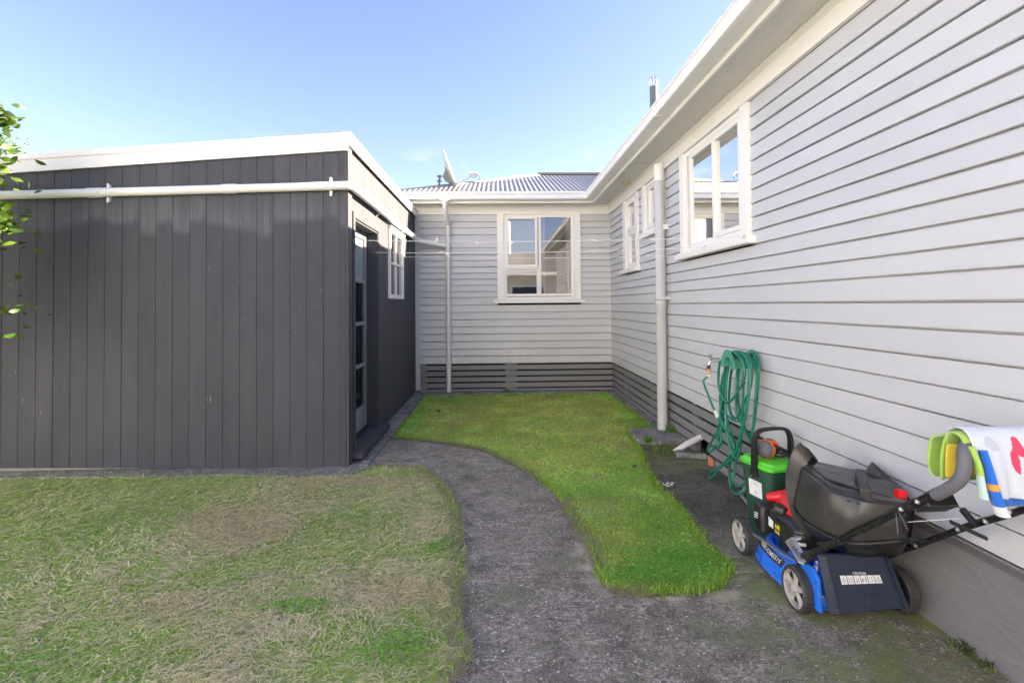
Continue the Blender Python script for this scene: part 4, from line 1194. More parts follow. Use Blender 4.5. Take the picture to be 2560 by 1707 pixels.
for k in range(6):
    u0 = 0.235 + k * 0.092; u1 = u0 + 0.083; v0, v1 = 0.49, 0.64
    tl = MB(); tl.add([fpt(u0, v0), fpt(u1, v0), fpt(u1, v1), fpt(u0, v1)], [(0, 1, 2, 3)]); T = tl.build("warning_tile", M_WHITE, FLAP, recalc=False)
    q = lambda a, b: fpt(u0 + (u1 - u0) * a, v0 + (v1 - v0) * b, 0.0026)
    g_ = MB()
    if k in (0, 2):
        g_.tube([q(.2, .2), q(.5, .8), q(.8, .2), q(.2, .2)], 0.0008, 4, False); g_.tube([q(.5, .35), q(.5, .6)] if k == 0 else [q(.4, .3), q(.65, .55)], 0.0012, 4)
    elif k == 1:
        g_.tube([q(.2, .25), q(.2, .7), q(.5, .62), q(.8, .7), q(.8, .25), q(.5, .2), q(.2, .25)], 0.0008, 4, False); g_.tube([q(.5, .2), q(.5, .62)], 0.0007, 4)
    elif k == 3:
        g_.tube([q(.22, .25), q(.22, .62)], 0.0022, 4); g_.tube([q(.42, .4), q(.6, .4)], 0.001, 4); g_.tube([q(.75, .25), q(.75, .8)], 0.0014, 4)
    elif k == 4:
        g_.tube([q(.35, .3), q(.5, .25), q(.7, .4)], 0.001, 4); g_.tube([q(.35, .7), q(.5, .65), q(.7, .8)], 0.001, 4)
    else:
        g_.tube([q(.25, .2), q(.75, .2), q(.75, .45), q(.25, .45), q(.25, .2)], 0.0008, 4, False); g_.tube([q(.3, .7), q(.5, .75), q(.45, .6)], 0.0008, 4); g_.tube([q(.7, .8), q(.65, .6)], 0.0008, 4)
    g_.build("pictogram", M_INK, T)
text("caution_word", "CAUTION", 0.013, fpt(0.51, 0.675), ex, ey, M_WHITE, FLAP)
mb = MB(); mb.prism([fpt(0.50, 0.13, -0.004), fpt(0.70, 0.13, -0.004), fpt(0.715, 0.16, -0.004), fpt(0.70, 0.285, -0.004), fpt(0.52, 0.285, -0.004), fpt(0.49, 0.25, -0.004)], en * 0.008); mb.build("flap_grip", M_NAVY, FLAP, bevel=0.003)

# engine
eng = MB()
eng.lathe([(0.13, 0.16), (0.135, 0.19), (0.12, 0.20), (0.10, 0.30), (0.0, 0.30)], (1.60, 2.60, 0), (0, 0, 1), 24)
ENG = eng.build("engine_block", M_BLK, MOW, smooth=True)
# fuel tank / side cover towards the lawn
def rbox(x0, x1, y0, y1, z0, z1, r, n=4):
    ring = []
    for cx, cy, a0 in ((x1 - r, y1 - r, 0), (x0 + r, y1 - r, 90), (x0 + r, y0 + r, 180), (x1 - r, y0 + r, 270)):
        for k in range(n + 1):
            a = math.radians(a0 + 90 * k / n); ring.append((cx + r * math.cos(a), cy + r * math.sin(a)))
    return ring
def rsolid(mb, x0, x1, y0, y1, zz, r):
    rings = []
    for z, ins in zz:
        rings.append([(x, y, z) for x, y in rbox(x0 + ins, x1 - ins, y0 + ins, y1 - ins, 0, 0, max(0.004, r - ins * 0.3))])
    return mb.loft(rings)
tk = MB(); rsolid(tk, 1.425, 1.60, 2.440, 2.735, [(0.205, 0.012), (0.212, 0.004), (0.265, 0.0), (0.275, 0.004), (0.283, 0.0), (0.296, 0.003), (0.308, 0.014), (0.316, 0.035), (0.320, 0.05)], 0.05)
TK = tk.build("fuel_tank", M_BLK, ENG, smooth=True)
lg = MB(); lg.box(1.45, 1.58, 2.52, 2.66, 0.13, 0.21); lg.build("engine_leg", M_BLK, ENG, bevel=0.01)
cp = MB()
ring = lambda rr, z: [(1.475 + rr * (1 + 0.07 * math.cos(6 * k * math.pi / 12)) * math.cos(k * math.pi / 12), 2.655 + rr * (1 + 0.07 * math.cos(6 * k * math.pi / 12)) * math.sin(k * math.pi / 12), z) for k in range(24)]
cp.loft([ring(0.034, 0.300), ring(0.047, 0.308), ring(0.047, 0.334), ring(0.043, 0.341), ring(0.012, 0.343)])
cp.build("fuel_cap", M_BLK, ENG, smooth=True)
af = MB(); rsolid(af, 1.415, 1.545, 2.755, 2.855, [(0.150, 0.016), (0.158, 0.004), (0.28, 0.0), (0.292, 0.006), (0.300, 0.02)], 0.022)
af.build("air_filter_cover", M_BLK, ENG, smooth=True)
ab = MB(); ab.box(1.4135, 1.4145, 2.785, 2.835, 0.205, 0.255); ab.build("filter_badge", M_INK, ENG)
for k in range(3):
    MB().obox((1.4125, 2.81 , 0.218 + 0.012 * k), (0.0005, 0, 0), (0, 0.018, -0.004), (0, 0, 0.0028)).build("badge_stripe", M_WHITE, ENG)
MB().prism([(1.4243, 2.700, 0.222), (1.4243, 2.655, 0.222), (1.4243, 2.655, 0.258), (1.4243, 2.700, 0.268)], (-0.001, 0, 0)).build("white_label", M_WHITE, ENG)
for k in range(4):
    y_, z_ = 2.640 - 0.024 * (k % 2), 0.238 - 0.025 * (k // 2)
    MB().prism([(1.4243, y_, z_), (1.4243, y_ - 0.021, z_), (1.4243, y_ - 0.0105 - (0.0105 if k == 1 else 0), z_ + 0.021), (1.4243, y_ - 0.0105 + (0.0105 if k == 1 else 0), z_ + 0.0215)], (-0.001, 0, 0)).build("yellow_label", M_YEL, ENG)
mb = MB()
arc = lambda z: [(1.475 - 0.0515 * math.cos(a), 2.490 - 0.0515 * math.sin(a), z) for a in [0.1 + 0.13 * k for k in range(11)]]
mb.loft([arc(0.228), arc(0.243)], False, False); mb.build("white_label", M_WHITE, ENG, recalc=False)
rc = MB()
def shroud(z, ins):
    out = []
    for k in range(28):
        a = k * 2 * math.pi / 28
        out.append((1.595 + (0.145 - ins) * math.cos(a) * (1 + 0.06 * math.cos(3 * a)), 2.625 + (0.185 - ins) * math.sin(a), z + 0.012 * math.sin(a + 0.4)))
    return out
rc.loft([shroud(0.265, -0.004), shroud(0.285, 0.0), shroud(0.322, 0.006), shroud(0.342, 0.022), shroud(0.366, 0.034), shroud(0.382, 0.055), shroud(0.388, 0.09)])
RC = rc.build("engine_cover", M_RED, ENG, smooth=True)
for k in range(3):
    MB().obox((1.515 + 0.016 * k, 2.565 - 0.010 * k, 0.381), (0.003, 0.002, 0), (-0.010, 0.018, 0.0), (0, 0, 0.008)).build("cover_vent", M_INK, ENG)
mb = MB(); mb.tube([(1.47, 2.80, 0.33), (1.52, 2.77, 0.345), (1.60, 2.76, 0.36)], [0.02, 0.03, 0.03], 10); mb.build("cover_snout", M_RED, ENG, smooth=True)

# height lever with foot plate
mb = MB()
pl = [(1.362, 2.432, 0.256), (1.352, 2.418, 0.262), (1.345, 2.35, 0.25), (1.335, 2.285, 0.232), (1.345, 2.262, 0.232), (1.372, 2.275, 0.244), (1.385, 2.335, 0.258), (1.398, 2.405, 0.272), (1.42, 2.40, 0.282), (1.424, 2.415, 0.283), (1.392, 2.437, 0.272)]
mb.prism(pl, (0.001, 0.0, 0.006)); mb.build("height_lever", M_ALLOY, MOW, bevel=0.002)
mb = MB()
for a, b in ((0.2, .3), (.35, .5), (.35, .2), (.5, .6), (.55, .35), (.7, .5), (.75, .7)):
    p = Vector((1.345, 2.40, 0.262)).lerp(Vector((1.345, 2.285, 0.240)), a) + Vector((0.030 * b + 0.002, 0, 0.010 + 0.008 * b))
    mb.obox(p, (0.003, 0, 0), (0, 0.002, 0), (0, 0, 0.001))
mb.build("foot_grip", M_INK, MOW)

# handle
hl = spline([(1.385, 2.335, 0.225), (1.383, 2.15, 0.365), (1.382, 1.95, 0.520), (1.382, 1.70, 0.712), (1.382, 1.585, 0.795)], 5)
HD = MB().tube(hl, 0.0125, 12).build("handle", M_TUBE, MOW, smooth=True)
gp = spline([(1.382, 1.600, 0.785), (1.382, 1.555, 0.820), (1.383, 1.515, 0.860), (1.388, 1.503, 0.900), (1.402, 1.515, 0.938), (1.430, 1.535, 0.962), (1.50, 1.545, 0.972), (1.62, 1.545, 0.972), (1.72, 1.54, 0.965)], 5)
MB().tube(gp, 0.0185, 14).build("foam_grip", M_FOAM, HD, smooth=True)
hr = spline([(1.735, 2.32, 0.235), (1.737, 2.12, 0.375), (1.737, 2.00, 0.465), (1.737, 1.86, 0.572), (1.737, 1.66, 0.712), (1.737, 1.56, 0.82), (1.732, 1.53, 0.90), (1.715, 1.54, 0.962)], 5)
MB().tube(hr, 0.0125, 12).build("handle_tube", M_TUBE, HD, smooth=True)
br = spline([(1.40, 2.235, 0.335), (1.42, 2.16, 0.375), (1.52, 2.09, 0.405), (1.66, 2.07, 0.425), (1.735, 2.06, 0.425)], 4)
MB().tube(br, 0.0105, 10).build("handle_brace", M_TUBE, HD, smooth=True)
mb = MB(); mb.tube([(1.383, 2.35, 0.205), (1.383, 2.30, 0.245), (1.383, 2.25, 0.285)], [0.022, 0.026, 0.016], 12); mb.build("handle_knuckle", M_BLK, HD, smooth=True)
mb = MB(); mb.tube([(1.735, 2.36, 0.215), (1.735, 2.28, 0.265), (1.735, 2.2, 0.32)], [0.02, 0.024, 0.015], 12); mb.build("handle_knuckle", M_BLK, HD, smooth=True)
for p in ((1.362, 1.655, 0.742), (1.362, 1.725, 0.690), (1.718, 1.90, 0.538), (1.718, 2.10, 0.385), (1.718, 1.79, 0.615), (1.718, 1.70, 0.685)):
    MB().lathe([(0.0075, 0.0), (0.0075, 0.008), (0.003, 0.011)], (p[0] + 0.010, p[1], p[2]), (-1, 0, 0.2), 10).build("bolt", M_ALLOY, HD, smooth=True)
for yy, zz in ((2.08, 0.42), (1.93, 0.535), (1.74, 0.68)):
    MB().lathe([(0.0145, 0), (0.0145, 0.004)], (1.382, yy, zz), (0, -0.79, 0.61), 12, False).build("cable_tie", M_INK, HD)
mb = MB()
mb.tube([(1.366, 1.745, 0.672), (1.366, 1.738, 0.60)], 0.0014, 4); mb.tube([(1.366, 1.735, 0.68), (1.371, 1.70, 0.632)], 0.0014, 4)
mb.build("tie_tail", M_FOAM, HD)
cb = MB(); cb.tube([Vector(p) + Vector((-0.004, -0.002, 0.016 + 0.003 * math.sin(i))) for i, p in enumerate(hl)], 0.003, 6)
cb.tube([Vector(p) + Vector((-0.012, -0.002, 0.012 + 0.004 * math.sin(i * 0.7 + 1))) for i, p in enumerate(hl)], 0.0028, 6)
cb.build("control_cable", M_INK, HD)
MB().lathe([(0.012, 0), (0.016, 0.004), (0.016, 0.03), (0.012, 0.03), (0.011, 0.005)], (1.395, 1.735, 0.735), (-0.75, 0.2, 0.1), 14).build("throttle_knob", M_RED, HD, smooth=True)
mb = MB(); mb.obox((1.43, 1.66, 0.735), (0.05, 0, 0), (0, 0.028, -0.02), (0, 0.012, 0.016)); mb.build("control_bracket", M_BLK, HD, bevel=0.005)
mb = MB(); mb.obox((1.732, 1.86, 0.60), (0.009, 0, 0), (0, 0.030, 0.02), (0, -0.006, 0.009)); mb.obox((1.70, 1.83, 0.568), (0.055, -0.010, -0.026), (0, 0.010, 0.0), (0, 0, 0.008)); mb.build("starter_grip", M_BLK, HD, bevel=0.004)
MB().tube([(1.722, 1.89, 0.585), (1.64, 2.06, 0.50), (1.60, 2.20, 0.44)], 0.0018, 5).build("starter_cord", M_WIRE, HD)

# ------------------------------------------------------------------ grass catcher, dumped on top of the mower
CAT = thing("grass_catcher", (1.58, 2.25, 0.28), "large faded black plastic grass catcher lying on top of the mower", "grass catcher")
rows = [
 [(1.640, 2.640, 0.570), (1.690, 2.536, 0.575), (1.735, 2.417, 0.583), (1.775, 2.295, 0.592), (1.775, 2.203, 0.558)],
 [(1.440, 2.412, 0.616), (1.420, 2.257, 0.611), (1.425, 2.160, 0.596), (1.500, 2.053, 0.593), (1.630, 2.026, 0.585)],
 [(1.425, 2.450, 0.428), (1.405, 2.361, 0.407), (1.412, 2.234, 0.405), (1.460, 2.097, 0.412), (1.635, 2.025, 0.452)],
 [(1.47, 2.485, 0.290), (1.495, 2.420, 0.268), (1.52, 2.307, 0.276), (1.570, 2.193, 0.300), (1.690, 2.140, 0.335)],
 [(1.66, 2.62, 0.325), (1.69, 2.50, 0.305), (1.72, 2.40, 0.31), (1.755, 2.29, 0.33), (1.775, 2.19, 0.37)],
]
mid = lambda a, b, t, off=(0, 0, 0): tuple(a[i] + (b[i] - a[i]) * t + off[i] for i in range(3))
up_rows = [rows[0], [mid(rows[0][i], rows[1][i], 0.10) for i in range(5)], [mid(rows[0][i], rows[1][i], 0.9) for i in range(5)], rows[1],
           [mid(rows[1][i], rows[2][i], 0.06, (-0.008, -0.005, 0)) for i in range(5)], [mid(rows[1][i], rows[2][i], 0.55, (-0.014, -0.009, 0.0)) for i in range(5)],
           [mid(rows[1][i], rows[2][i], 0.94, (-0.013, -0.010, 0)) for i in range(5)], [mid(rows[1][i], rows[2][i], 1.0, (-0.012, -0.01, 0)) for i in range(5)]]
up_rows = [[tuple(Vector(p).lerp(Vector(q_), 0.5)) for p, q_ in zip(spline(r_, 4), [Vector(r_[k // 4]).lerp(Vector(r_[min(k // 4 + 1, 4)]), (k % 4) / 4) for k in range(17)])] for r_ in up_rows]
mb = MB(); mb.loft(up_rows, False, False)
o = mb.build("catcher_top", M_CATCH, CAT, smooth=True, recalc=False)
md = o.modifiers.new("thick", 'SOLIDIFY'); md.thickness = 0.004
low_rows = [[(p[0] - 0.020, p[1] - 0.014, p[2] + 0.004) for p in rows[2]], [(p[0] - 0.022, p[1] - 0.016, p[2] - 0.010) for p in rows[2]], rows[2],
            [mid(rows[2][i], rows[3][i], 0.6, (-0.002, -0.002, 0)) for i in range(5)], rows[3], [mid(rows[3][i], rows[4][i], 0.3, (0, 0, -0.012)) for i in range(5)], rows[4], [(min(p[0] + 0.02, 1.80), p[1], p[2] + 0.12) for p in rows[4]], rows[0]]
low_rows = [[tuple(p) for p in spline(r_, 4)] for r_ in low_rows]
mb = MB(); mb.loft(low_rows, False, False)
n_ = len(low_rows[0])
mb.add([r_[-1] for r_ in low_rows] + [up_rows[k][-1] for k in (7, 5, 3)], [tuple(range(len(low_rows) + 3))])
o = mb.build("catcher_base", M_BLK, CAT, smooth=True, recalc=False)
md = o.modifiers.new("thick", 'SOLIDIFY'); md.thickness = 0.004
# mouth flange
fo = [(1.470, 2.472, 0.712), (1.432, 2.487, 0.657), (1.415, 2.512, 0.524), (1.412, 2.490, 0.415), (1.425, 2.455, 0.335), (1.47, 2.43, 0.275)]
fi = [(1.515, 2.460, 0.650), (1.465, 2.440, 0.600), (1.442, 2.455, 0.510), (1.436, 2.440, 0.425), (1.448, 2.415, 0.355), (1.49, 2.40, 0.300)]
mb = MB()
fo, fi = spline(fo, 4), spline(fi, 4)
th = Vector((0.006, 0.014, 0.003))
mb.loft([fo, fi], False, False); mb.loft([fo, [p + th for p in fo]], False, False); mb.loft([[p + th for p in fo], [p + th for p in fi]], False, False); mb.loft([fi, [p + th for p in fi]], False, False)
mb.build("mouth_flange", M_CATCH, CAT, smooth=True, recalc=False)
mb = MB(); mb.prism([(1.470, 2.473, 0.711), (1.500, 2.455, 0.690), (1.66, 2.640, 0.575), (1.63, 2.66, 0.572)], (0.0, 0.008, -0.012)); mb.build("mouth_flange", M_CATCH, CAT)
# lid panel and handle
def tp(u, v, h=0.0):
    a = Vector(up_rows[0][int(u * (len(up_rows[0]) - 1))]); b = Vector(up_rows[3][int(u * (len(up_rows[3]) - 1))])
    return a.lerp(b, v) + Vector((0, 0, h))
mb = MB(); mb.prism([tp(0.12, 0.12, 0.001), tp(0.85, 0.12, 0.001), tp(0.88, 0.8, 0.001), tp(0.35, 0.86, 0.001), tp(0.12, 0.7, 0.001)], (0, 0, 0.009)); mb.build("lid_panel", M_CATCH, CAT, bevel=0.004)
ha, hb = Vector((1.640, 2.300, 0.630)), Vector((1.500, 2.075, 0.622))
dirv = (hb - ha).normalized(); side = dirv.cross(Vector((0, 0, 1))).normalized()
mb = MB(); mb.obox((ha + hb) / 2, (hb - ha) / 2, side * 0.020, Vector((0, 0, 0.010)))
mb.obox(hb - dirv * 0.01 - Vector((0, 0, 0.018)), dirv * 0.014, side * 0.020, Vector((0, 0, 0.026))); mb.obox(ha + dirv * 0.01 - Vector((0, 0, 0.018)), dirv * 0.014, side * 0.020, Vector((0, 0, 0.026)))
HB = mb.build("lid_handle", M_CATCH, CAT, bevel=0.004)
mb = MB()
for k in (-0.6, 0.0, 0.6): mb.obox((ha + hb) / 2 + side * 0.020 * k + Vector((0, 0, 0.0105)), (hb - ha) * 0.46, side * 0.002, Vector((0, 0, 0.0015)))
mb.build("handle_rib", M_BLK, HB)
mb = MB(); mb.prism([(1.735, 2.405, 0.59), (1.765, 2.40, 0.640), (1.775, 2.300, 0.598), (1.745, 2.30, 0.592)], (0.012, 0.008, 0.0)); mb.build("side_strut", M_CATCH, CAT, bevel=0.003)
for k in range(2):
    MB().obox(Vector(up_rows[4][10 + k]) + Vector((-0.006, -0.004, -0.008)), (0.002, 0.003, 0), (0.003, -0.004, 0), (0, 0, 0.003)).build("vent_slot", M_INK, CAT)

# ------------------------------------------------------------------ towel over the mower handle
TW = thing("beach_towel", (1.55, 1.545, 0.78), "folded white beach towel with pink and blue print over the mower handle", "towel")
def cloth_sheet(name, mat, x0, x1, prof, wob=0.006, thick=0.006, uv=True, nx=36, skew=0.0, seed=0):
    """prof: list of (dy, z, v) down the drape"""
    vs, uvw = [], []
    rr = random.Random(seed)
    ph = [rr.uniform(0, 6) for _ in range(4)]
    for (dy, z, v) in prof:
        for i in range(nx + 1):
            u = i / nx; x = x0 + (x1 - x0) * u
            w = wob * v * (math.sin(u * 21 + ph[0] + v) + 0.6 * math.sin(u * 47 + ph[1]))
            vs.append((x + skew * v, 1.545 + dy + w - 0.02 * (u - 0.3), z + 0.006 * math.sin(u * 9 + ph[2]) * v + 0.010 * math.sin(u * 5 + ph[3]) * (v > 0.9)))
            uvw.append((u, v, 0))
    fs = []
    for r_ in range(len(prof) - 1):
        for i in range(nx):
            a = r_ * (nx + 1) + i; fs.append((a, a + 1, a + nx + 2, a + nx + 1))
    mb = MB(); mb.add(vs, fs)
    ob = mb.build(name, mat, TW, smooth=True, recalc=False)
    at = ob.data.attributes.new("UVW", 'FLOAT_VECTOR', 'POINT')
    at.data.foreach_set("vector", [c for t in uvw for c in t])
    ob.modifiers.clear()
    md = ob.modifiers.new("thick", 'SOLIDIFY'); md.thickness = thick; md.offset = 0
    md = ob.modifiers.new("sub", 'SUBSURF'); md.levels = 1; md.render_levels = 1
    return ob
cloth_sheet("towel_front", M_TOWEL, 1.418, 1.80, [(0.045, 0.985, 0.0), (0.030, 1.004, 0.0), (0.0, 1.012, 0.02), (-0.026, 1.000, 0.10), (-0.040, 0.970, 0.2), (-0.047, 0.93, 0.4), (-0.052, 0.89, 0.6), (-0.055, 0.85, 0.8), (-0.056, 0.822, 1.0)], 0.009, 0.004, seed=3, skew=0.02)
cloth_sheet("towel_reverse", M_TGREEN, 1.405, 1.79, [(-0.036, 0.94, 0.2), (-0.030, 0.975, 0.1), (0.0, 1.000, 0.0), (0.034, 0.985, 0.1), (0.052, 0.94, 0.3), (0.060, 0.89, 0.6), (0.064, 0.835, 1.0)], 0.005, 0.009, seed=5)
cloth_sheet("towel_reverse", M_TGREEN, 1.402, 1.78, [(0.040, 0.975, 0.0), (0.085, 0.965, 0.1), (0.100, 0.93, 0.3), (0.105, 0.88, 0.6), (0.104, 0.832, 1.0), (0.080, 0.822, 1.0)], 0.006, 0.009, seed=6)
cloth_sheet("towel_stripe", M_TYEL, 1.404, 1.70, [(0.030, 0.955, 0.0), (0.034, 0.90, 0.5), (0.036, 0.838, 1.0)], 0.003, 0.008, seed=7)
cloth_sheet("towel_hem", M_TBLUE, 1.475, 1.80, [(-0.030, 0.86, 0.5), (-0.034, 0.82, 0.8), (-0.036, 0.785, 1.0)], 0.004, 0.006, seed=8, skew=0.01)
def leg(pts, r0, mats):
    n = len(pts) - 1
    for (a, b, m_) in mats:
        seg = [Vector(pts[0]).lerp(Vector(pts[1]), t) if n == 1 else None for t in (a, b)]
        sp = spline(pts, 8); i0, i1 = int(a * (len(sp) - 1)), int(b * (len(sp) - 1))
        q = sp[i0:i1 + 1]
        MB().tube(q, [r0 * (0.8 + 0.5 * (i0 + k) / len(sp)) for k in range(len(q))], 12, True, 0.55).build("towel_tie", m_, TW, smooth=True)
leg([(1.435, 1.492, 0.955), (1.442, 1.482, 0.90), (1.450, 1.478, 0.85), (1.462, 1.474, 0.80), (1.472, 1.472, 0.772)], 0.0175, [(0.0, 0.45, M_TBLUE), (0.45, 0.56, M_TORANGE), (0.56, 0.78, M_TBLUE), (0.78, 1.0, M_TWHITE)])
leg([(1.408, 1.500, 0.965), (1.418, 1.488, 0.91), (1.424, 1.488, 0.86), (1.432, 1.488, 0.815)], 0.012, [(0.0, 0.5, M_TGREEN), (0.5, 1.0, M_TPALE)])

# ------------------------------------------------------------------ kitchen scraps bin
BIN = thing("food_scraps_bin", (1.62, 3.08, 0.0), "dark green food scraps bin with lime lid and upright black handle", "bin")
ba = math.radians(12)
bx = Vector((math.cos(ba), math.sin(ba), 0)); by = Vector((-math.sin(ba), math.cos(ba), 0)); bc = Vector((1.632, 3.06, 0))
def bring(hw, hl, z, r=0.04):
    return [bc + bx * x + by * y + Vector((0, 0, z)) for x, y in rbox(-hw, hw, -hl, hl, 0, 0, r)]
mb = MB(); mb.loft([bring(0.088, 0.100, 0.0), bring(0.092, 0.104, 0.01), bring(0.112, 0.130, 0.385), bring(0.122, 0.140, 0.388), bring(0.123, 0.141, 0.42), bring(0.118, 0.136, 0.422)])
mb.build("bin_body", M_BIN, BIN, smooth=True)
mb = MB(); mb.loft([bring(0.121, 0.139, 0.423), bring(0.124, 0.142, 0.428), bring(0.123, 0.141, 0.445), bring(0.112, 0.130, 0.452), bring(0.108, 0.126, 0.464), bring(0.090, 0.108, 0.469)])
mb.build("bin_lid", M_LIME, BIN, smooth=True)
mb = MB()
hp = [bc - bx * 0.128 - by * 0.02 + Vector((0, 0, 0.385)), bc - bx * 0.128 - by * 0.02 + Vector((0, 0, 0.50)), bc - bx * 0.124 - by * 0.02 + Vector((0, 0, 0.585)), bc - bx * 0.10 - by * 0.02 + Vector((0, 0, 0.63)), bc - bx * 0.05 - by * 0.02 + Vector((0, 0, 0.643)),
      bc + bx * 0.05 - by * 0.02 + Vector((0, 0, 0.643)), bc + bx * 0.10 - by * 0.02 + Vector((0, 0, 0.63)), bc + bx * 0.124 - by * 0.02 + Vector((0, 0, 0.585)), bc + bx * 0.128 - by * 0.02 + Vector((0, 0, 0.50)), bc + bx * 0.128 - by * 0.02 + Vector((0, 0, 0.385))]
hs = spline(hp, 5)
rg = []
for i, p in enumerate(hs):
    t = (hs[min(i + 1, len(hs) - 1)] - hs[max(i - 1, 0)]).normalized(); nn = t.cross(by).normalized()
    k = abs(2 * i / (len(hs) - 1) - 1); wd = 0.012 + 0.012 * k ** 2; tk_ = 0.009
    rg.append([p + by * wd + nn * tk_, p - by * wd + nn * tk_, p - by * wd - nn * tk_, p + by * wd - nn * tk_])
mb.loft(rg); mb.build("bin_handle", M_BLK, BIN, smooth=True, bevel=0.004)
for s in (-1, 1):
    MB().lathe([(0.026, -0.008), (0.028, 0.0), (0.026, 0.010)], bc + bx * 0.128 * s - by * 0.02 + Vector((0, 0, 0.392)), bx * s, 18).build("handle_pivot", M_BLK, BIN, smooth=True)
def bface(x, z, d=0.0): # front face (towards -y side)
    hl = 0.104 + (0.130 - 0.104) * (z - 0.01) / 0.375
    return bc + bx * x - by * (hl + 0.0015 + d) + Vector((0, 0, z))
def bside(y, z, d=0.0): # face towards -x
    hw = 0.092 + (0.112 - 0.092) * (z - 0.01) / 0.375
    return bc - bx * (hw + 0.0015 + d) + by * y + Vector((0, 0, z))
mb = MB(); mb.prism([bside(0.055, 0.245), bside(-0.055, 0.245), bside(-0.055, 0.34), bside(0.055, 0.34)], bx * -0.0008); LBL = mb.build("bin_label", M_WHITE, BIN)
for k, (w_, z_) in enumerate(((0.035, 0.318), (0.02, 0.272), (0.014, 0.262))):
    mb = MB(); mb.prism([bside(w_ / 2, z_, .0012), bside(-w_ / 2, z_, .0012), bside(-w_ / 2, z_ + 0.003, .0012), bside(w_ / 2, z_ + 0.003, .0012)], bx * -0.0004); mb.build("label_print", M_SLAT, LBL)
mb = MB(); mb.prism([bside(0.04, 0.350), bside(-0.02, 0.350), bside(-0.02, 0.368), bside(0.04, 0.368)], bx * -0.001); TG = mb.build("maker_plate", M_INK, BIN)
mb = MB(); mb.prism([bside(0.034, 0.356, .0015), bside(-0.014, 0.356, .0015), bside(-0.014, 0.361, .0015), bside(0.03, 0.364, .0015)], bx * -0.0006); mb.build("plate_print", M_WHITE, TG)

# ------------------------------------------------------------------ ear muffs on the bin lid
EM = thing("ear_muffs", (1.63, 3.05, 0.47), "orange and black ear muffs lying on the lime bin lid", "ear muffs")
def cup(c, ax):
    k_ = 1.18
    mb = MB(); mb.lathe([(0.0, 0.034 * k_), (0.026 * k_, 0.030 * k_), (0.040 * k_, 0.018), (0.044 * k_, 0.004)], c, ax, 20, False); mb.build("cup_shell", M_FOAM, EM, smooth=True)
    mb = MB(); mb.lathe([(0.044 * k_, 0.006), (0.048 * k_, 0.0), (0.047 * k_, -0.018), (0.042 * k_, -0.020)], c, ax, 20, False); mb.build("orange_ring", M_ORANGE, EM, smooth=True)
    mb = MB(); mb.lathe([(0.042 * k_, -0.018), (0.044 * k_, -0.030), (0.036 * k_, -0.042), (0.018, -0.040), (0.0, -0.032)], c, ax, 20, False); mb.build("ear_cushion", M_BLK, EM, smooth=True)
cup(bc - bx * 0.050 - by * 0.015 + Vector((0, 0, 0.524)), (-bx * 0.85 - by * 0.5 + Vector((0, 0, 0.12))))
cup(bc + bx * 0.015 + by * 0.030 + Vector((0, 0, 0.526)), (bx * 0.25 + by * 0.75 + Vector((0, 0, 0.65))))
for dz, w_ in ((0.0, 0.0), (0.016, 0.012)):
    q = spline([bc - bx * 0.05 - by * 0.03 + Vector((0, 0, 0.50 + dz)), bc + bx * 0.02 - by * 0.065 + Vector((0, 0, 0.488 + dz)), bc + bx * 0.085 - by * 0.04 + Vector((0, 0, 0.490 + dz)), bc + bx * (0.10 - w_) + by * 0.02 + Vector((0, 0, 0.50 + dz)), bc + bx * 0.06 + by * 0.07 + Vector((0, 0, 0.515 + dz)), bc + by * 0.075 + Vector((0, 0, 0.525 + dz))], 5)
    MB().tube(q, 0.009 if not dz else 0.005, 8, True, 0.6).build("headband", M_BLK, EM, smooth=True)
for s in (-1, 1):
    MB().tube([bc + bx * 0.01 + by * 0.05 * s + Vector((0, 0, 0.52)), bc + bx * 0.05 + by * 0.03 * s + Vector((0, 0, 0.495)), bc + bx * 0.09 + by * 0.01 * s + Vector((0, 0, 0.50))], 0.0035, 6).build("wire_arm", M_INK, EM)

# ------------------------------------------------------------------ tap, hose hanger, hose
TAP = thing("garden_tap", (1.82, 4.20, 0.92), "small chromed garden tap on the weatherboards beside the hose", "tap")
mb = MB(); mb.tube([(1.835, 4.20, 0.925), (1.775, 4.20, 0.925), (1.745, 4.20, 0.915), (1.735, 4.20, 0.885)], [0.013, 0.013, 0.013, 0.011], 10); mb.lathe([(0.026, 0), (0.026, 0.005), (0.015, 0.01)], (1.826, 4.20, 0.925), (-1, 0, 0), 14)
mb.build("tap_body", M_CHROME, TAP, smooth=True)
mb = MB(); mb.tube([(1.762, 4.20, 0.93), (1.752, 4.20, 0.965)], 0.009, 8); mb.tube([(1.75, 4.165, 0.972), (1.75, 4.235, 0.972)], 0.0055, 8); mb.build("tap_handle", M_CHROME, TAP, smooth=True)
HG = thing("hose_hanger", (1.80, 3.63, 1.03), "green metal hose hanger fixed to the weatherboards", "hose hanger")
hy, hz = 3.60, 0.955
for x, r_ in ((1.628, 0.112), (1.805, 0.112)):
    mb = MB()
    outer = [(x, hy + r_ * math.cos(a) * 0.95, hz + r_ * math.sin(a)) for a in [math.radians(-12 + 204 * k / 20) for k in range(21)]]
    inner = [(x, hy + 0.062 * math.cos(a), hz + 0.062 * math.sin(a) - 0.004) for a in [math.radians(-12 + 204 * k / 20) for k in range(21)]]
    mb.loft([outer, inner], False, False)
    o = mb.build("flange", M_HANG, HG, recalc=False); md = o.modifiers.new("thick", 'SOLIDIFY'); md.thickness = 0.003
mb = MB(); mb.loft([[(x, hy + 0.066 * math.cos(a), hz + 0.066 * math.sin(a)) for a in [math.radians(-12 + 204 * k / 20) for k in range(21)]] for x in (1.63, 1.805)], False, False)
o = mb.build("saddle", M_HANG, HG, recalc=False); md = o.modifiers.new("thick", 'SOLIDIFY'); md.thickness = 0.003
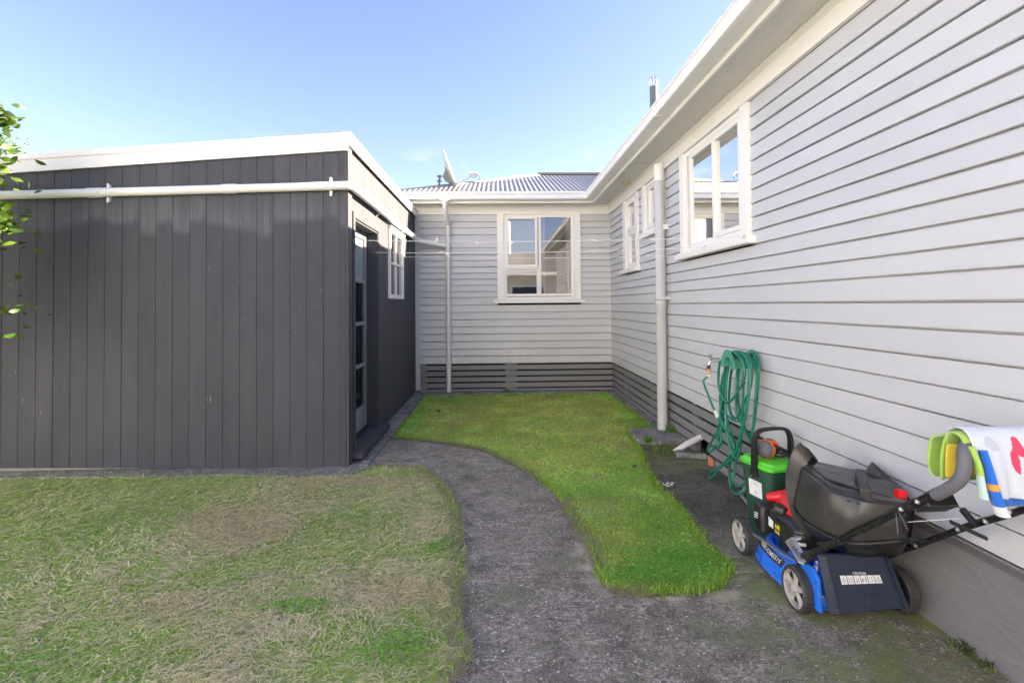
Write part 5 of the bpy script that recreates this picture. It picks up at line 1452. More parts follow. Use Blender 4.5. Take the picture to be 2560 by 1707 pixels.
HOSE = thing("garden_hose", (1.70, 3.7, 0.3), "green garden hose looped in coils over the hanger", "garden hose")
LOOPS = [
 (1.642, [(3.576, 1.048), (3.738, 0.957), (3.804, 0.777), (3.729, 0.689), (3.644, 0.684), (3.534, 0.74), (3.411, 0.893), (3.43, 1.005), (3.50, 1.052)]),
 (1.680, [(3.62, 1.043), (3.78, 0.921), (3.83, 0.748), (3.824, 0.602), (3.638, 0.557), (3.481, 0.632), (3.40, 0.755), (3.37, 0.927), (3.42, 1.011), (3.52, 1.052)]),
 (1.660, [(3.576, 1.051), (3.726, 0.938), (3.80, 0.688), (3.81, 0.562), (3.707, 0.475), (3.645, 0.409), (3.621, 0.35), (3.775, 0.201), (3.985, 0.037), (4.07, 0.02), (4.028, 0.055), (3.876, 0.148), (3.698, 0.241), (3.576, 0.371), (3.478, 0.5), (3.38, 0.696), (3.36, 0.908), (3.42, 1.028)]),
 (1.700, [(3.609, 1.048), (3.767, 0.932), (3.838, 0.723), (3.831, 0.565), (3.688, 0.38), (3.68, 0.333), (3.759, 0.209), (3.791, 0.097), (3.737, 0.032), (3.629, 0.04), (3.533, 0.10), (3.512, 0.168), (3.60, 0.105), (3.689, 0.107), (3.695, 0.188), (3.654, 0.324), (3.561, 0.494), (3.471, 0.704), (3.474, 0.952), (3.541, 1.036)]),
 (1.725, [(3.582, 1.046), (3.755, 0.899), (3.834, 0.63), (3.724, 0.554), (3.597, 0.647), (3.487, 0.823), (3.48, 0.981)]),
 (1.750, [(3.60, 1.040), (3.735, 0.913), (3.734, 0.703), (3.72, 0.58), (3.661, 0.502), (3.529, 0.422), (3.495, 0.486), (3.463, 0.705), (3.464, 0.908), (3.524, 1.010)]),
 (1.775, [(3.60, 1.035), (3.72, 0.90), (3.76, 0.66), (3.68, 0.47), (3.56, 0.50), (3.48, 0.70), (3.46, 0.93), (3.53, 1.02)]),
 (1.668, [(3.59, 1.045), (3.715, 0.93), (3.745, 0.70), (3.70, 0.45), (3.60, 0.30), (3.54, 0.42), (3.47, 0.75), (3.43, 0.95), (3.51, 1.04)]),
]
for x, pl_ in LOOPS:
    q = spline([(x + 0.012 * math.sin(i * 1.7 + x * 90), y, z) for i, (y, z) in enumerate(pl_)], 6, True)
    q.append(q[0])
    MB().tube(q, 0.0088, 9, False).build("hose_coil", M_HOSE, HOSE, smooth=True)
tl = [(1.732, 4.19, 0.80), (1.70, 4.22, 0.76), (1.70, 4.201, 0.714), (1.70, 4.123, 0.643), (1.70, 4.037, 0.567), (1.70, 3.964, 0.528), (1.70, 3.935, 0.482), (1.70, 3.958, 0.414), (1.70, 4.092, 0.28), (1.70, 4.156, 0.207), (1.70, 4.118, 0.195), (1.70, 4.017, 0.265), (1.70, 3.94, 0.357), (1.70, 3.885, 0.449), (1.70, 3.86, 0.59), (1.70, 3.80, 0.80), (1.69, 3.70, 0.99), (1.69, 3.60, 1.045)]
MB().tube(spline(tl, 6), 0.0088, 9).build("hose_tail", M_HOSE, HOSE, smooth=True)
MB().tube(spline([(1.69, 3.917, 0.46), (1.69, 3.951, 0.345), (1.69, 3.926, 0.29), (1.69, 3.879, 0.337), (1.69, 3.88, 0.45), (1.69, 3.84, 0.65), (1.69, 3.74, 0.93)], 6), 0.0088, 9).build("hose_tail", M_HOSE, HOSE, smooth=True)
MB().lathe([(0.015, 0), (0.016, 0.03), (0.012, 0.032)], (1.735, 4.20, 0.885), (-0.05, -0.1, -1), 12).build("tap_fitting", M_BLK, HOSE, smooth=True)
MB().lathe([(0.013, 0), (0.0155, 0.01), (0.0155, 0.04), (0.012, 0.045)], (1.733, 4.196, 0.853), (-0.05, -0.1, -1), 12).build("hose_fitting", M_ORCON, HOSE, smooth=True)
MB().lathe([(0.015, 0), (0.015, 0.018), (0.010, 0.022)], (1.732, 4.192, 0.812), (-0.05, -0.1, -1), 12).build("fitting_collar", M_CREAMCON, HOSE, smooth=True)
MB().tube([(1.70, 4.0, 0.552), (1.70, 3.985, 0.540), (1.70, 3.962, 0.526), (1.70, 3.95, 0.505)], [0.012, 0.018, 0.019, 0.013], 10).build("hose_joiner", M_CREAMCON, HOSE, smooth=True)

# ------------------------------------------------------------------ small things on the slab
def solo(mb, name, mat, base, label, cat, group=None, **kw):
    return tag(mb.build(name, mat, None, base, **kw), label, cat, group)
mb = MB(); mb.tube([(1.90, 4.66, 0.20), (1.78, 4.66, 0.145), (1.70, 4.66, 0.105)], 0.028, 16)
ring0 = [Vector((1.70, 4.66, 0.105)) + Vector((0.0, math.cos(k * math.pi / 8) * 0.028, math.sin(k * math.pi / 8) * 0.028)) for k in range(16)]
mb.loft([ring0, [p + Vector((-0.03 - 0.05 * (1 + math.sin(k * math.pi / 8)) * 0.1, 0, -0.02)) for k, p in enumerate(ring0)], [Vector((1.585, 4.66 + math.cos(k * math.pi / 8) * 0.006, 0.058 + math.sin(k * math.pi / 8) * 0.004)) for k in range(16)]])
solo(mb, "waste_pipe", M_VENTPIPE, (1.7, 4.66, 0.08), "grey plastic waste pipe poking out between the base slats", "pipe", smooth=True)
ST = thing("metal_stand", (1.72, 3.6, 0.0), "grey tubular metal stand on the slab behind the green bin", "stand")
MB().tube([(1.745, 3.70, 0.014), (1.70, 3.44, 0.014)], 0.0125, 10).build("foot_tube", M_ALLOY, ST, smooth=True)
MB().tube([(1.742, 3.69, 0.02), (1.775, 3.64, 0.09), (1.79, 3.60, 0.16)], 0.010, 10).build("strut", M_ALLOY, ST, smooth=True)
MB().obox((1.747, 3.705, 0.018), (0.018, 0, 0), (0, 0.014, 0), (0, 0, 0.018)).build("end_cap", M_GALV, ST, bevel=0.003)
mb = MB(); mb.prism([(1.80, 4.40, 0.004), (1.815, 4.33, 0.004), (1.82, 4.33, 0.05), (1.815, 4.36, 0.075), (1.805, 4.41, 0.068)], (0.02, 0.01, 0))
solo(mb, "terracotta_shard", M_TERRA, (1.81, 4.37, 0.0), "orange terracotta shard leaning on the base slats", "shard", bevel=0.003)
mb = MB()
for k in range(7):
    a = random.uniform(0, 6.28); p = Vector((1.31 + random.uniform(-.05, .05), 3.93 + random.uniform(-.04, .04), 0.006))
    d = Vector((math.cos(a), math.sin(a), 0)) * random.uniform(.012, .03); n_ = Vector((-d.y, d.x, 0)) * 0.45
    mb.prism([p - d, p - n_, p + d, p + n_], (0, 0, 0.004))
o = solo(mb, "paper_scrap", M_WHITE, (1.31, 3.93, 0.0), "torn white paper scraps lying on the dark slab", "paper scrap"); o["kind"] = "stuff"
for (x, y, z, s, a) in ((-0.70, 7.62, 0.045, 0.055, 0.4), (-0.78, 6.62, 0.045, 0.05, 1.9), (1.13, 4.28, 0.04, 0.035, 0.9)):
    mb = MB(); r_ = []
    for k in range(10):
        t = k * 2 * math.pi / 10; lx, ly = s * math.cos(t), 0.5 * s * math.sin(t)
        r_.append((x + lx * math.cos(a) - ly * math.sin(a), y + lx * math.sin(a) + ly * math.cos(a), z + 0.25 * abs(ly) + 0.1 * lx))
    mb.prism(r_, (0, 0, 0.0015))
    lab = {0.055: "brown fallen leaf on the lawn nearest the house downpipe", 0.05: "brown fallen leaf on the lawn near the shed", 0.035: "small dark fallen leaf at the lawn edge by the slab"}[s]
    solo(mb, "fallen_leaf", M_DRYLEAF, (x, y, z), lab, "leaf", "fallen leaves on the lawn")

# ------------------------------------------------------------------ grass
def vnoise(x, y, s, seed):
    x = x * s + seed * 17.3; y = y * s - seed * 9.1
    xi, yi = np.floor(x).astype(np.int64), np.floor(y).astype(np.int64)
    fx, fy = x - xi, y - yi
    fx = fx * fx * (3 - 2 * fx); fy = fy * fy * (3 - 2 * fy)
    def h(a, b):
        v = np.sin(a * 127.1 + b * 311.7 + seed * 74.7) * 43758.5453
        return v - np.floor(v)
    return (h(xi, yi) * (1 - fx) + h(xi + 1, yi) * fx) * (1 - fy) + (h(xi, yi + 1) * (1 - fx) + h(xi + 1, yi + 1) * fx) * fy
def fbm(x, y, s, seed):
    return 0.5 * vnoise(x, y, s, seed) + 0.3 * vnoise(x, y, s * 2.1, seed + 1) + 0.2 * vnoise(x, y, s * 4.3, seed + 2)
def inside(px, py, poly):
    c = np.zeros(len(px), bool); n = len(poly)
    for i in range(n):
        x0, y0 = poly[i]; x1, y1 = poly[(i + 1) % n]
        if y0 == y1: continue
        t = ((y0 > py) != (y1 > py)) & (px < (x1 - x0) * (py - y0) / (y1 - y0) + x0)
        c ^= t
    return c
def edge_jitter(px, py, poly, amp):
    return px + amp * (vnoise(px, py, 9, 3) - .5) * 2 + amp * (vnoise(px, py, 31, 4) - .5), py + amp * (vnoise(px, py, 9, 5) - .5) * 2
def blades(name, px, py, length, width, lean, az, col, z0=0.006, mat=None, parent=None):
    n = len(px)
    dx, dy = np.cos(az), np.sin(az)
    sx, sy = -dy * width * 0.5, dx * width * 0.5
    L1 = length * 0.5; l2 = np.minimum(lean * 1.7 + 0.15, 1.5)
    mx, my, mz = px + dx * L1 * np.sin(lean), py + dy * L1 * np.sin(lean), z0 + L1 * np.cos(lean)
    tx, ty, tz = mx + dx * L1 * np.sin(l2), my + dy * L1 * np.sin(l2), mz + L1 * np.cos(l2)
    tz = np.maximum(tz, z0 + 0.004)
    V = np.empty((n, 5, 3), np.float32)
    V[:, 0] = np.stack([px - sx, py - sy, np.full(n, z0)], 1); V[:, 1] = np.stack([px + sx, py + sy, np.full(n, z0)], 1)
    V[:, 2] = np.stack([mx + sx * .8, my + sy * .8, mz], 1); V[:, 3] = np.stack([mx - sx * .8, my - sy * .8, mz], 1)
    V[:, 4] = np.stack([tx, ty, tz], 1)
    base = (np.arange(n) * 5)[:, None]
    tris = (base + np.array([0, 1, 2, 0, 2, 3, 3, 2, 4])[None]).reshape(-1)
    me = bpy.data.meshes.new(name)
    me.vertices.add(n * 5); me.vertices.foreach_set("co", V.reshape(-1))
    me.loops.add(len(tris)); me.loops.foreach_set("vertex_index", tris.astype(np.int32))
    nt_ = len(tris) // 3
    me.polygons.add(nt_); me.polygons.foreach_set("loop_start", np.arange(nt_, dtype=np.int32) * 3)
    me.update(calc_edges=True)
    a = me.attributes.new("Col", 'FLOAT_COLOR', 'POINT')
    C = np.ones((n, 5, 4), np.float32); C[:, :, :3] = col[:, None, :]
    a.data.foreach_set("color", C.reshape(-1))
    me.materials.append(mat or M_GRASS)
    ob = bpy.data.objects.new(name, me); COL.objects.link(ob)
    WL[ob.name] = Vector((0, 0, 0))
    if parent:
        ob.parent = parent; ob.location = -WL[parent.name]
    return ob
def lerp3(a, b, t): return np.array(a)[None] * (1 - t[:, None]) + np.array(b)[None] * t[:, None]
def scatter(poly, n, bb):
    px = rng.uniform(bb[0], bb[1], n); py = rng.uniform(bb[2], bb[3], n)
    # denser towards the camera
    keep = rng.uniform(0, 1, n) < np.clip((2.6 / np.maximum(np.hypot(px, py), 1.6)) ** 1.3, 0.12, 1.0)
    px, py = px[keep], py[keep]
    jx, jy = edge_jitter(px, py, poly, 0.034)
    m = inside(jx, jy, poly)
    px, py = px[m], py[m]
    dist = np.full(len(px), 9.0)
    for i in range(len(poly)):
        a, b = np.array(poly[i]), np.array(poly[(i + 1) % len(poly)]); ab = b - a
        t = np.clip(((px - a[0]) * ab[0] + (py - a[1]) * ab[1]) / (ab @ ab), 0, 1)
        dist = np.minimum(dist, np.hypot(px - a[0] - t * ab[0], py - a[1] - t * ab[1]))
    m = rng.uniform(0, 1, len(px)) < np.clip(0.25 + dist / 0.09 + 0.6 * (vnoise(px, py, 12, 71) - 0.5), 0.1, 1)
    return px[m], py[m], dist[m]
# left lawn: half dead
px, py, ed = scatter(LAWN_L, 270000, (-4.9, -0.1, 1.2, 4.55))
n = len(px)
dry = fbm(px, py, 1.6, 2) * 1.25 - 0.18 + 0.25 * (vnoise(px, py, 9, 8) - 0.5)
def gz(cx, cy, rx, ry): return np.exp(-(((px - cx) / rx) ** 2 + ((py - cy) / ry) ** 2))
brown = gz(-1.95, 3.50, 0.36, 0.17) + gz(-1.50, 3.20, 0.34, 0.18) + gz(-0.95, 4.13, 0.38, 0.10) + 0.8 * gz(-1.6, 2.45, 0.22, 0.10) + 0.6 * gz(-0.35, 3.25, 0.16, 0.2) + 0.6 * gz(-0.5, 2.5, 0.3, 0.15)
dry = dry * 0.9 + brown * 0.55 - 0.75 * gz(-2.7, 3.3, 0.6, 0.45) - 0.55 * gz(-3.3, 4.2, 1.4, 0.28) - 0.35 * gz(-0.32, 3.6, 0.14, 0.8) - 0.5 * gz(-0.55, 2.2, 0.25, 0.2) - 0.3 * gz(-1.3, 2.9, 0.35, 0.2) - 0.4 * gz(-1.9, 2.1, 0.6, 0.25)
dry = np.clip(dry * 0.9 + 0.02 + 0.35 * (vnoise(px, py, 22, 90) - 0.5), 0, 1)
isdry = rng.uniform(0, 1, n) < np.clip((dry - 0.5) * 1.7 + 0.5, 0.2, 0.88)
t1 = rng.uniform(0, 1, n)
cg = lerp3((0.33, 0.54, 0.09), (0.62, 0.80, 0.25), t1)
cg = cg * (1 - 0.2 * np.clip(1 - fbm(px, py, 3, 20) * 1.6, 0, 1))[:, None]
cd = lerp3((0.64, 0.55, 0.34), (0.95, 0.89, 0.66), t1)
bt = np.clip(brown, 0, 1) * rng.uniform(0.0, 0.8, n)
cd = cd * (1 - bt[:, None]) + lerp3((0.46, 0.33, 0.18), (0.80, 0.64, 0.42), t1) * bt[:, None]
col = np.where(isdry[:, None], cd, cg) * (0.72 + 0.5 * rng.uniform(0, 1, n))[:, None]
flow = fbm(px, py, 1.3, 30) * 9.0
az = np.where(isdry, flow + rng.normal(0, 0.9, n), rng.uniform(0, 6.283, n))
lean = np.where(isdry, rng.uniform(1.25, 1.57, n), rng.uniform(1.0, 1.52, n))
ln = np.where(isdry, rng.uniform(0.03, 0.075, n), rng.uniform(0.02, 0.045, n))
ln = ln * np.clip(0.55 + ed / 0.12, 0.55, 1.0)
z0 = np.where(isdry, 0.012 + 0.012 * rng.uniform(0, 1, n), 0.008)
wd = np.where(isdry, rng.uniform(0.0020, 0.0044, n), rng.uniform(0.0026, 0.0052, n)) * np.clip(np.hypot(px, py) / 2.4, 0.9, 2.2)
o = blades("dry_lawn", px, py, ln, wd, lean, az, col.astype(np.float32), z0)
tag(o, "half dead lawn of straw and green grass in front of the shed", "grass", kind='stuff')
# right lawn: green
px, py, ed = scatter(LAWN_R, 420000, (-1.25, 1.8, 2.4, 8.1))
n = len(px)
bald = (vnoise(px, py, 3.1, 77) * 0.6 + vnoise(px, py, 11, 78) * 0.4) > 0.66
k_ = ~bald | (rng.uniform(0, 1, n) < 0.35)
px, py, ed = px[k_], py[k_], ed[k_]; n = len(px)
far = np.clip((py - 4.0) / 2.5, 0, 1)
yel = np.clip(fbm(px, py, 2.2, 5) * 1.5 - 0.42 + 0.38 * far, 0, 1)
edge = np.clip(1 - np.minimum.reduce([np.abs(px + 1.13), np.abs(px - 1.72), np.abs(py - 8.02)]) / 0.25, 0, 1) * (py > 5.3)
yel = np.clip(yel - edge, 0, 1)
t1 = rng.uniform(0, 1, n)
cg = lerp3((0.27, 0.56, 0.07), (0.52, 0.84, 0.17), t1)
cy = lerp3((0.50, 0.58, 0.10), (0.78, 0.78, 0.25), t1)
mixy = np.where(rng.uniform(0, 1, n) < yel * 0.85, 1.0, 0.0)[:, None]
col = cg * (1 - mixy) + cy * mixy
straw = rng.uniform(0, 1, n) < 0.07 + 0.16 * yel + 0.35 * (vnoise(px, py, 4.5, 55) > 0.86)
col[straw] = lerp3((0.40, 0.34, 0.18), (0.56, 0.50, 0.33), t1)[straw]
col = col * (0.70 + 0.62 * fbm(px, py, 4, 40))[:, None]
col = col * (0.78 + 0.45 * rng.uniform(0, 1, n))[:, None]
az = rng.uniform(0, 6.283, n); lean = rng.uniform(0.9, 1.5, n) + 0.05 * straw
ln = rng.uniform(0.014, 0.034, n) * (1 + 0.25 * edge) * (1 + 0.25 * (py < 3.6))
ln = ln * np.clip(0.5 + ed / 0.14, 0.5, 1.0) * (0.7 + 0.6 * vnoise(px, py, 6, 33))
wd = rng.uniform(0.003, 0.006, n) * np.clip(np.hypot(px, py) / 2.4, 0.95, 2.8)
o = blades("green_lawn", px, py, ln, wd, lean, az, col.astype(np.float32))
tag(o, "bright green curved lawn between the path and the house", "grass", kind='stuff')
# dead fringe along the kerbs
def fringe(path, n, spread, seed):
    P = np.array(path); seg = np.hypot(*(P[1:] - P[:-1]).T); cum = np.concatenate([[0], np.cumsum(seg)])
    t = rng.uniform(0, cum[-1], n); i = np.clip(np.searchsorted(cum, t) - 1, 0, len(seg) - 1); f = ((t - cum[i]) / seg[i])[:, None]
    q = P[i] * (1 - f) + P[i + 1] * f + rng.normal(0, spread, (n, 2))
    return q[:, 0], q[:, 1]
fx1, fy1 = fringe(LAWN_R[3:17], 9000, 0.022, 1); fx2, fy2 = fringe(LAWN_L[2:14], 8000, 0.022, 2)
k_ = vnoise(fx1, fy1, 5, 60) > 0.35; fx1, fy1 = fx1[k_], fy1[k_]
px, py = np.concatenate([fx1, fx2]), np.concatenate([fy1, fy2]); n = len(px); t1 = rng.uniform(0, 1, n)
o = blades("dead_grass_fringe", px, py, rng.uniform(0.02, 0.05, n), rng.uniform(0.002, 0.004, n), rng.uniform(1.0, 1.5, n), rng.uniform(0, 6.283, n), lerp3((0.33, 0.28, 0.18), (0.60, 0.54, 0.42), t1).astype(np.float32), 0.008)
tag(o, "dead straw fringe along the edges of the concrete path", "grass", kind='stuff')
ex1, ey1 = fringe(LAWN_R[13:30], 5200, 0.016, 3); ex2, ey2 = fringe(LAWN_R[1:14], 2600, 0.014, 4); ex3, ey3 = fringe(LAWN_L[2:22], 3200, 0.016, 5)
px, py = np.concatenate([ex1, ex2, ex3]), np.concatenate([ey1, ey2, ey3]); n = len(px); t1 = rng.uniform(0, 1, n)
o = blades("edge_grass", px, py, rng.uniform(0.025, 0.06, n), rng.uniform(0.003, 0.006, n), rng.uniform(0.4, 1.4, n), rng.uniform(0, 6.283, n), lerp3((0.22, 0.42, 0.04), (0.46, 0.66, 0.12), t1).astype(np.float32), 0.004)
tag(o, "longer green grass spilling over the lawn edges onto concrete", "grass", kind='stuff')
px, py = rng.uniform(-0.5, 1.8, 5200), rng.uniform(1.75, 5.3, 5200)
k_ = ~inside(px, py, LAWN_L) & ~inside(px, py, LAWN_R) & (vnoise(px, py, 3.0, 81) + 0.3 * rng.uniform(0, 1, len(px)) > 0.62)
px, py = px[k_], py[k_]; n = len(px)
o = blades("grass_clippings", px, py, rng.uniform(0.008, 0.03, n), rng.uniform(0.0015, 0.003, n), np.full(n, 1.5), rng.uniform(0, 6.283, n), lerp3((0.26, 0.22, 0.13), (0.62, 0.58, 0.46), rng.uniform(0, 1, n)).astype(np.float32), 0.002)
tag(o, "dry grass clippings strewn over the concrete", "clippings", kind='stuff')
# clover and broad weeds: small round leaves
def broad(name, px, py, size, col, label):
    n = len(px); az = rng.uniform(0, 6.283, n); h = rng.uniform(0.012, 0.035, n); tilt = rng.uniform(-0.35, 0.35, n)
    K = 6; V = np.empty((n, K, 3), np.float32)
    for k in range(K):
        a = k * 2 * math.pi / K; lx = size * np.cos(a); ly = size * 0.75 * np.sin(a)
        V[:, k] = np.stack([px + lx * np.cos(az) - ly * np.sin(az), py + lx * np.sin(az) + ly * np.cos(az), h + lx * tilt + 0.2 * np.abs(ly)], 1)
    tr = (np.arange(n)[:, None] * K + np.array([0, 1, 2, 0, 2, 3, 0, 3, 4, 0, 4, 5])[None]).reshape(-1)
    me = bpy.data.meshes.new(name); me.vertices.add(n * K); me.vertices.foreach_set("co", V.reshape(-1))
    me.loops.add(len(tr)); me.loops.foreach_set("vertex_index", tr.astype(np.int32)); m_ = len(tr) // 3
    me.polygons.add(m_); me.polygons.foreach_set("loop_start", np.arange(m_, dtype=np.int32) * 3); me.update(calc_edges=True)
    a = me.attributes.new("Col", 'FLOAT_COLOR', 'POINT'); C = np.ones((n, K, 4), np.float32); C[:, :, :3] = col[:, None, :]; a.data.foreach_set("color", C.reshape(-1))
    me.materials.append(M_GRASS); ob = bpy.data.objects.new(name, me); COL.objects.link(ob); WL[ob.name] = Vector((0, 0, 0))
    return tag(ob, label, "ground cover", kind='stuff')
cx, cy_ = [], []
for (x, y, rx, ry, k) in ((0.95, 2.75, 0.28, 0.2, 2600), (1.0, 3.3, 0.18, 0.35, 1600), (0.75, 2.62, 0.2, 0.1, 900), (-0.42, 2.12, 0.13, 0.10, 420), (-0.95, 2.42, 0.16, 0.05, 420), (-0.36, 2.98, 0.07, 0.08, 260), (-1.0, 3.4, 0.2, 0.05, 160), (-2.5, 3.3, 0.5, 0.3, 900), (-1.9, 2.05, 0.35, 0.12, 420)):
    cx.append(rng.normal(x, rx * 0.6, k)); cy_.append(rng.normal(y, ry * 0.6, k))
px, py = np.concatenate(cx), np.concatenate(cy_)
m_ = inside(px, py, LAWN_L) | inside(px, py, LAWN_R); px, py = px[m_], py[m_]; n = len(px)
broad("clover", px, py, rng.uniform(0.004, 0.009, n), lerp3((0.15, 0.40, 0.05), (0.34, 0.62, 0.12), rng.uniform(0, 1, n)).astype(np.float32), "patches of small round clover leaves among the grass")
# weed tufts
def tuft(x, y, z, n, h, spread, label, c0=(0.07, 0.2, 0.02), c1=(0.22, 0.42, 0.07)):
    base = Vector((x, y, z))
    E_ = thing("weed_tuft", base, label, "weed")
    q = rng.normal(0, spread, (n, 2)); t1 = rng.uniform(0, 1, n)
    o = blades("grass_blades", x + q[:, 0], y + q[:, 1], rng.uniform(0.5, 1.0, n) * h, rng.uniform(0.004, 0.008, n), rng.uniform(0.1, 0.9, n), rng.uniform(0, 6.283, n), lerp3(c0, c1, t1).astype(np.float32), z, None, E_)
    o["kind"] = "stuff"
tuft(1.80, 5.34, 0.055, 60, 0.14, 0.03, "tall green grass tuft growing beside the grey vent pipe")
tuft(1.47, 5.05, 0.03, 90, 0.09, 0.03, "low green weed tuft at the front of the gully surround")
tuft(1.60, 4.80, 0.005, 420, 0.05, 0.10, "low creeping weeds on the slab around the waste pipe", (0.08, 0.15, 0.03), (0.25, 0.32, 0.10))
tuft(1.845, 2.02, 0.003, 40, 0.055, 0.025, "small grass tuft in the crack by the plaster foundation nearest the mower", (0.05, 0.09, 0.02), (0.15, 0.22, 0.05))
tuft(1.85, 1.93, 0.003, 30, 0.05, 0.02, "smaller grass tuft in the crack by the plaster foundation at frame edge", (0.05, 0.09, 0.02), (0.18, 0.24, 0.07))
tuft(0.12, 8.06, 0.03, 70, 0.09, 0.03, "green grass tuft against the back base slats", (0.05, 0.15, 0.02), (0.14, 0.28, 0.04))

# ------------------------------------------------------------------ trees
def leaf_cloud(name, centers, n_per, size, parent, cols, spread, mat=M_LEAF, droop=0.3):
    pts = []; 
    C = np.array(centers); k = rng.integers(0, len(C), n_per)
    P = C[k] + rng.normal(0, 1, (n_per, 3)) * np.array(spread)[None]
    n = n_per
    d = rng.normal(0, 1, (n, 3)); d[:, 2] = d[:, 2] * 0.5 + 0.15; d /= np.linalg.norm(d, axis=1)[:, None]
    s = np.cross(d, rng.normal(0, 1, (n, 3))); s /= np.linalg.norm(s, axis=1)[:, None]
    nn = np.cross(d, s)
    L = rng.uniform(0.7, 1.15, n)[:, None] * size; W = L * 0.22
    V = np.empty((n, 6, 3), np.float32)
    V[:, 0] = P; V[:, 1] = P + d * L * .35 + s * W + nn * L * .06; V[:, 2] = P + d * L * .7 + s * W * .8 + nn * L * .04
    V[:, 3] = P + d * L - nn * L * droop * .3; V[:, 4] = P + d * L * .7 - s * W * .8 + nn * L * .04; V[:, 5] = P + d * L * .35 - s * W + nn * L * .06
    tr = (np.arange(n)[:, None] * 6 + np.array([0, 1, 5, 1, 2, 4, 1, 4, 5, 2, 3, 4])[None]).reshape(-1)
    me = bpy.data.meshes.new(name); off = np.array(WL[parent.name]); me.vertices.add(n * 6); me.vertices.foreach_set("co", (V - off[None, None].astype(np.float32)).reshape(-1))
    me.loops.add(len(tr)); me.loops.foreach_set("vertex_index", tr.astype(np.int32)); m_ = len(tr) // 3
    me.polygons.add(m_); me.polygons.foreach_set("loop_start", np.arange(m_, dtype=np.int32) * 3); me.update(calc_edges=True)
    a = me.attributes.new("Col", 'FLOAT_COLOR', 'POINT'); cc = np.ones((n, 6, 4), np.float32); cc[:, :, :3] = lerp3(cols[0], cols[1], rng.uniform(0, 1, n))[:, None, :]; a.data.foreach_set("color", cc.reshape(-1))
    me.materials.append(mat); ob = bpy.data.objects.new(name, me); COL.objects.link(ob); ob.parent = parent; WL[ob.name] = WL[parent.name]
    ob["kind"] = "stuff"
    return ob
T1 = thing("citrus_tree", (-4.55, 3.55, 0.0), "glossy leaved tree at the left edge in front of the shed", "tree")
mb = MB(); mb.tube([(-4.55, 3.55, -0.03), (-4.52, 3.56, 0.5), (-4.55, 3.6, 1.0), (-4.5, 3.62, 1.5)], [0.07, 0.055, 0.045, 0.03], 10)
mb.build("trunk", M_BARK, T1, smooth=True)
tips = [(-3.62, 3.75, 2.78), (-3.70, 3.72, 2.55), (-3.66, 3.75, 2.38), (-3.78, 3.72, 2.30), (-3.70, 3.70, 2.14), (-3.58, 3.72, 2.02), (-3.74, 3.70, 1.92), (-3.76, 3.68, 1.72), (-3.74, 3.70, 1.22), (-3.95, 3.75, 2.5), (-4.0, 3.7, 2.1), (-4.1, 3.7, 1.7), (-4.0, 3.7, 1.35), (-4.4, 3.6, 2.7), (-4.5, 3.6, 2.3), (-4.6, 3.5, 1.9), (-4.9, 3.4, 2.4), (-5.0, 3.4, 1.9), (-4.6, 3.2, 2.2), (-4.3, 3.9, 2.3)]
for p in tips:
    a = Vector((-4.52, 3.6, random.uniform(0.9, 1.5))); b = Vector(p)
    MB().tube(spline([a, a.lerp(b, 0.5) + Vector((0, 0, 0.12)), b], 4), [0.014 - 0.0011 * k for k in range(9)], 6).build("branch", M_BARK, T1, smooth=True)
tips2 = tips[:8] + [(p[0] - 0.14, p[1], p[2] + d_) for p in tips[:8] for d_ in (-0.07, 0.06)]
leaf_cloud("crown", tips2, 2500, 0.085, T1, ((0.02, 0.055, 0.006), (0.105, 0.165, 0.015)), (0.05, 0.07, 0.05))
leaf_cloud("crown", tips[9:] + [(-4.3 + 0.35 * math.cos(k), 3.6 + 0.3 * math.sin(k * 2), 1.4 + 0.11 * k) for k in range(12)], 3600, 0.085, T1, ((0.03, 0.075, 0.008), (0.11, 0.17, 0.018)), (0.17, 0.2, 0.17))
T2 = thing("garden_tree", (-9.75, 9.6, 0.0), "small leafed tree showing above the shed roof at the left", "tree")
mb = MB(); mb.tube([(-9.75, 9.6, -0.03), (-9.7, 9.6, 1.5), (-9.75, 9.65, 3.0)], [0.12, 0.09, 0.06], 10); mb.build("trunk", M_BARK, T2, smooth=True)
leaf_cloud("crown", [(-9.75 + 0.75 * math.cos(k * 2.4), 9.6 + 0.6 * math.sin(k * 2.4), 2.9 + 0.11 * k) for k in range(14)], 6500, 0.075, T2, ((0.06, 0.13, 0.012), (0.22, 0.30, 0.04)), (0.16, 0.2, 0.14))

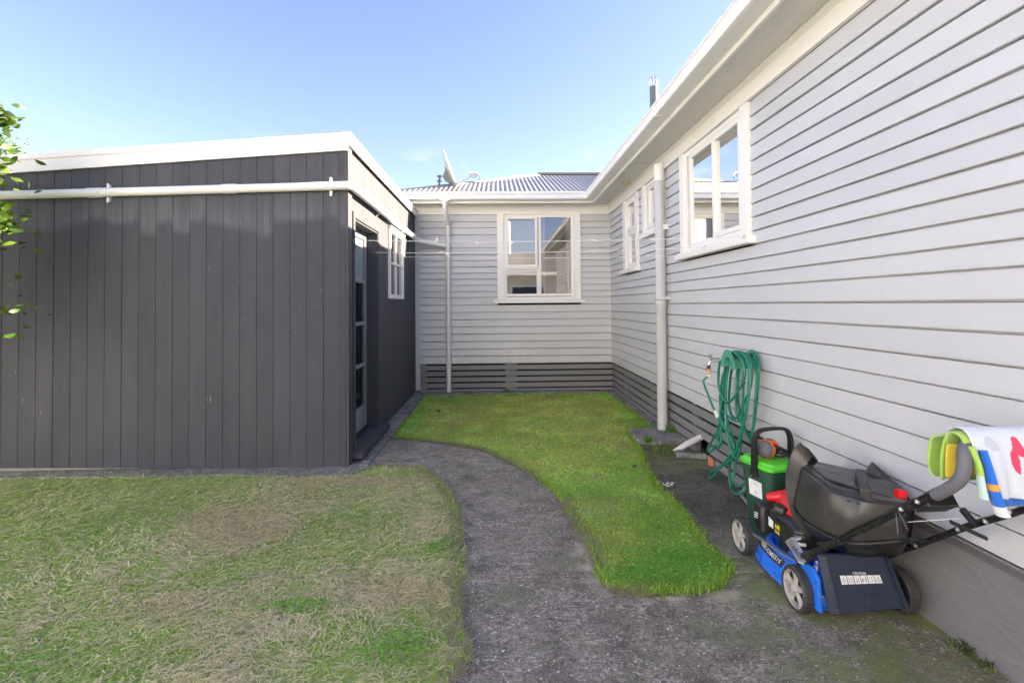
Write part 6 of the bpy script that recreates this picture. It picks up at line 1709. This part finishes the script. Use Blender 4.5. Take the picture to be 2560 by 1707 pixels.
# ------------------------------------------------------------------ unseen plots: mirrored cream house, plus white houses and drive added for bounce light
M_CREAM = paint("cream_wall", (0.74, 0.70, 0.60), 0.6, 0.05)
M_BOUNCE_WALL = paint("bounce_white_wall", (0.80, 0.80, 0.79), 0.6, 0.03)
M_BOUNCE_DRIVE = concrete_mat("bounce_concrete", (0.42, 0.41, 0.39), (0.52, 0.51, 0.48), False, False)
sheet("bounce_driveway", [(-9.6, -10.0), (-1.2, -10.0), (-1.2, -7.4), (7.5, -7.4), (7.5, -1.0), (1.95, -1.0), (1.95, -1.6), (-7.1, -1.6), (-7.1, 8.0), (-9.6, 8.0)], 0.004, M_BOUNCE_DRIVE)  # pale sheet added out of view to bounce sun into the shade
NB = thing("neighbour_house", (0, -7.5, 0), "cream house with corrugated roof mirrored in the back window", "house")
def far_house(T, along, w0, w1, face, depth, h, wallmat, wins):
    """long wall at 'face'; P maps (along, out, z)"""
    P = along
    mb = MB(); mb.hexa([P(w0, 0, 0), P(w1, 0, 0), P(w1, -depth, 0), P(w0, -depth, 0), P(w0, 0, h), P(w1, 0, h), P(w1, -depth, h), P(w0, -depth, h)]); mb.build("wall", wallmat, T)
    n_ = int((w1 - w0 + 1.0) / 0.0762 * 4); vs, fs = [], []
    for i in range(n_ + 1):
        a = w0 - 0.5 + i * 0.0762 / 4; z = 0.0085 * math.cos(i * math.pi / 2)
        vs += [P(a, 0.5, h + 0.11 + z), P(a, -depth / 2, h + 1.25 + z)]
        if i: fs.append((2 * i - 2, 2 * i, 2 * i + 1, 2 * i - 1))
    mb = MB(); mb.add(vs, fs); mb.build("roof", M_ROOF, T, recalc=False)
    mb = MB(); mb.hexa([P(w0 - .5, 0.48, h), P(w1 + .5, 0.48, h), P(w1 + .5, 0.6, h), P(w0 - .5, 0.6, h), P(w0 - .5, 0.48, h + .12), P(w1 + .5, 0.48, h + .12), P(w1 + .5, 0.6, h + .12), P(w0 - .5, 0.6, h + .12)]); mb.build("gutter", M_GUTTER, T)
    for a, zo in [(a, zo) for a in wins for zo in ((0.0, 3.5) if h > 6 else (0.0,))]:  # upper row on the tall house added to darken its reflection
        mb = MB(); q = lambda u, z, d: P(a + u * (1.5 if zo else 1.0), d, z + zo + (0.5 * (z - 1.6) if zo else 0.0))
        mb.hexa([q(-.8, .9, 0), q(.8, .9, 0), q(.8, .9, .04), q(-.8, .9, .04), q(-.8, 2.3, 0), q(.8, 2.3, 0), q(.8, 2.3, .04), q(-.8, 2.3, .04)]); w_ = mb.build("window", M_TRIM, T)
        mb = MB(); mb.hexa([q(-.72, .98, .041), q(.72, .98, .041), q(.72, .98, .05), q(-.72, .98, .05), q(-.72, 2.22, .041), q(.72, 2.22, .041), q(.72, 2.22, .05), q(-.72, 2.22, .05)]); mb.build("pane", M_NAVY, w_)
far_house(NB, lambda a, o_, z: (a, -7.5 + o_, z), 0.3, 9, 0, 4.5, 2.75, M_CREAM, (1.4, 5.0))
NL = thing("bounce_house_side", (-9.7, 0, 0), "white house added out of frame at the left to bounce sunlight", "house")
far_house(NL, lambda a, o_, z: (-9.7 + o_, a, z), -1.0, 8.0, 0, 6.0, 3.0, M_BOUNCE_WALL, (1.0, 6.0))  # added, unseen: its sunlit wall brightens the shaded side wall
NL2 = thing("bounce_house_corner", (-3.6, -9.6, 0), "tall white house added askew behind the viewpoint to bounce sunlight", "house")
_c, _s = 0.80, -0.60
far_house(NL2, lambda a, o_, z: (-3.6 + a * _c - o_ * _s, -9.6 + a * _s + o_ * _c, z), -7.5, 5.0, 0, 6.0, 8.4, M_BOUNCE_WALL, (-4.4, 0.0, 4.2))  # added, unseen: turned to the sun to throw light on the back wall
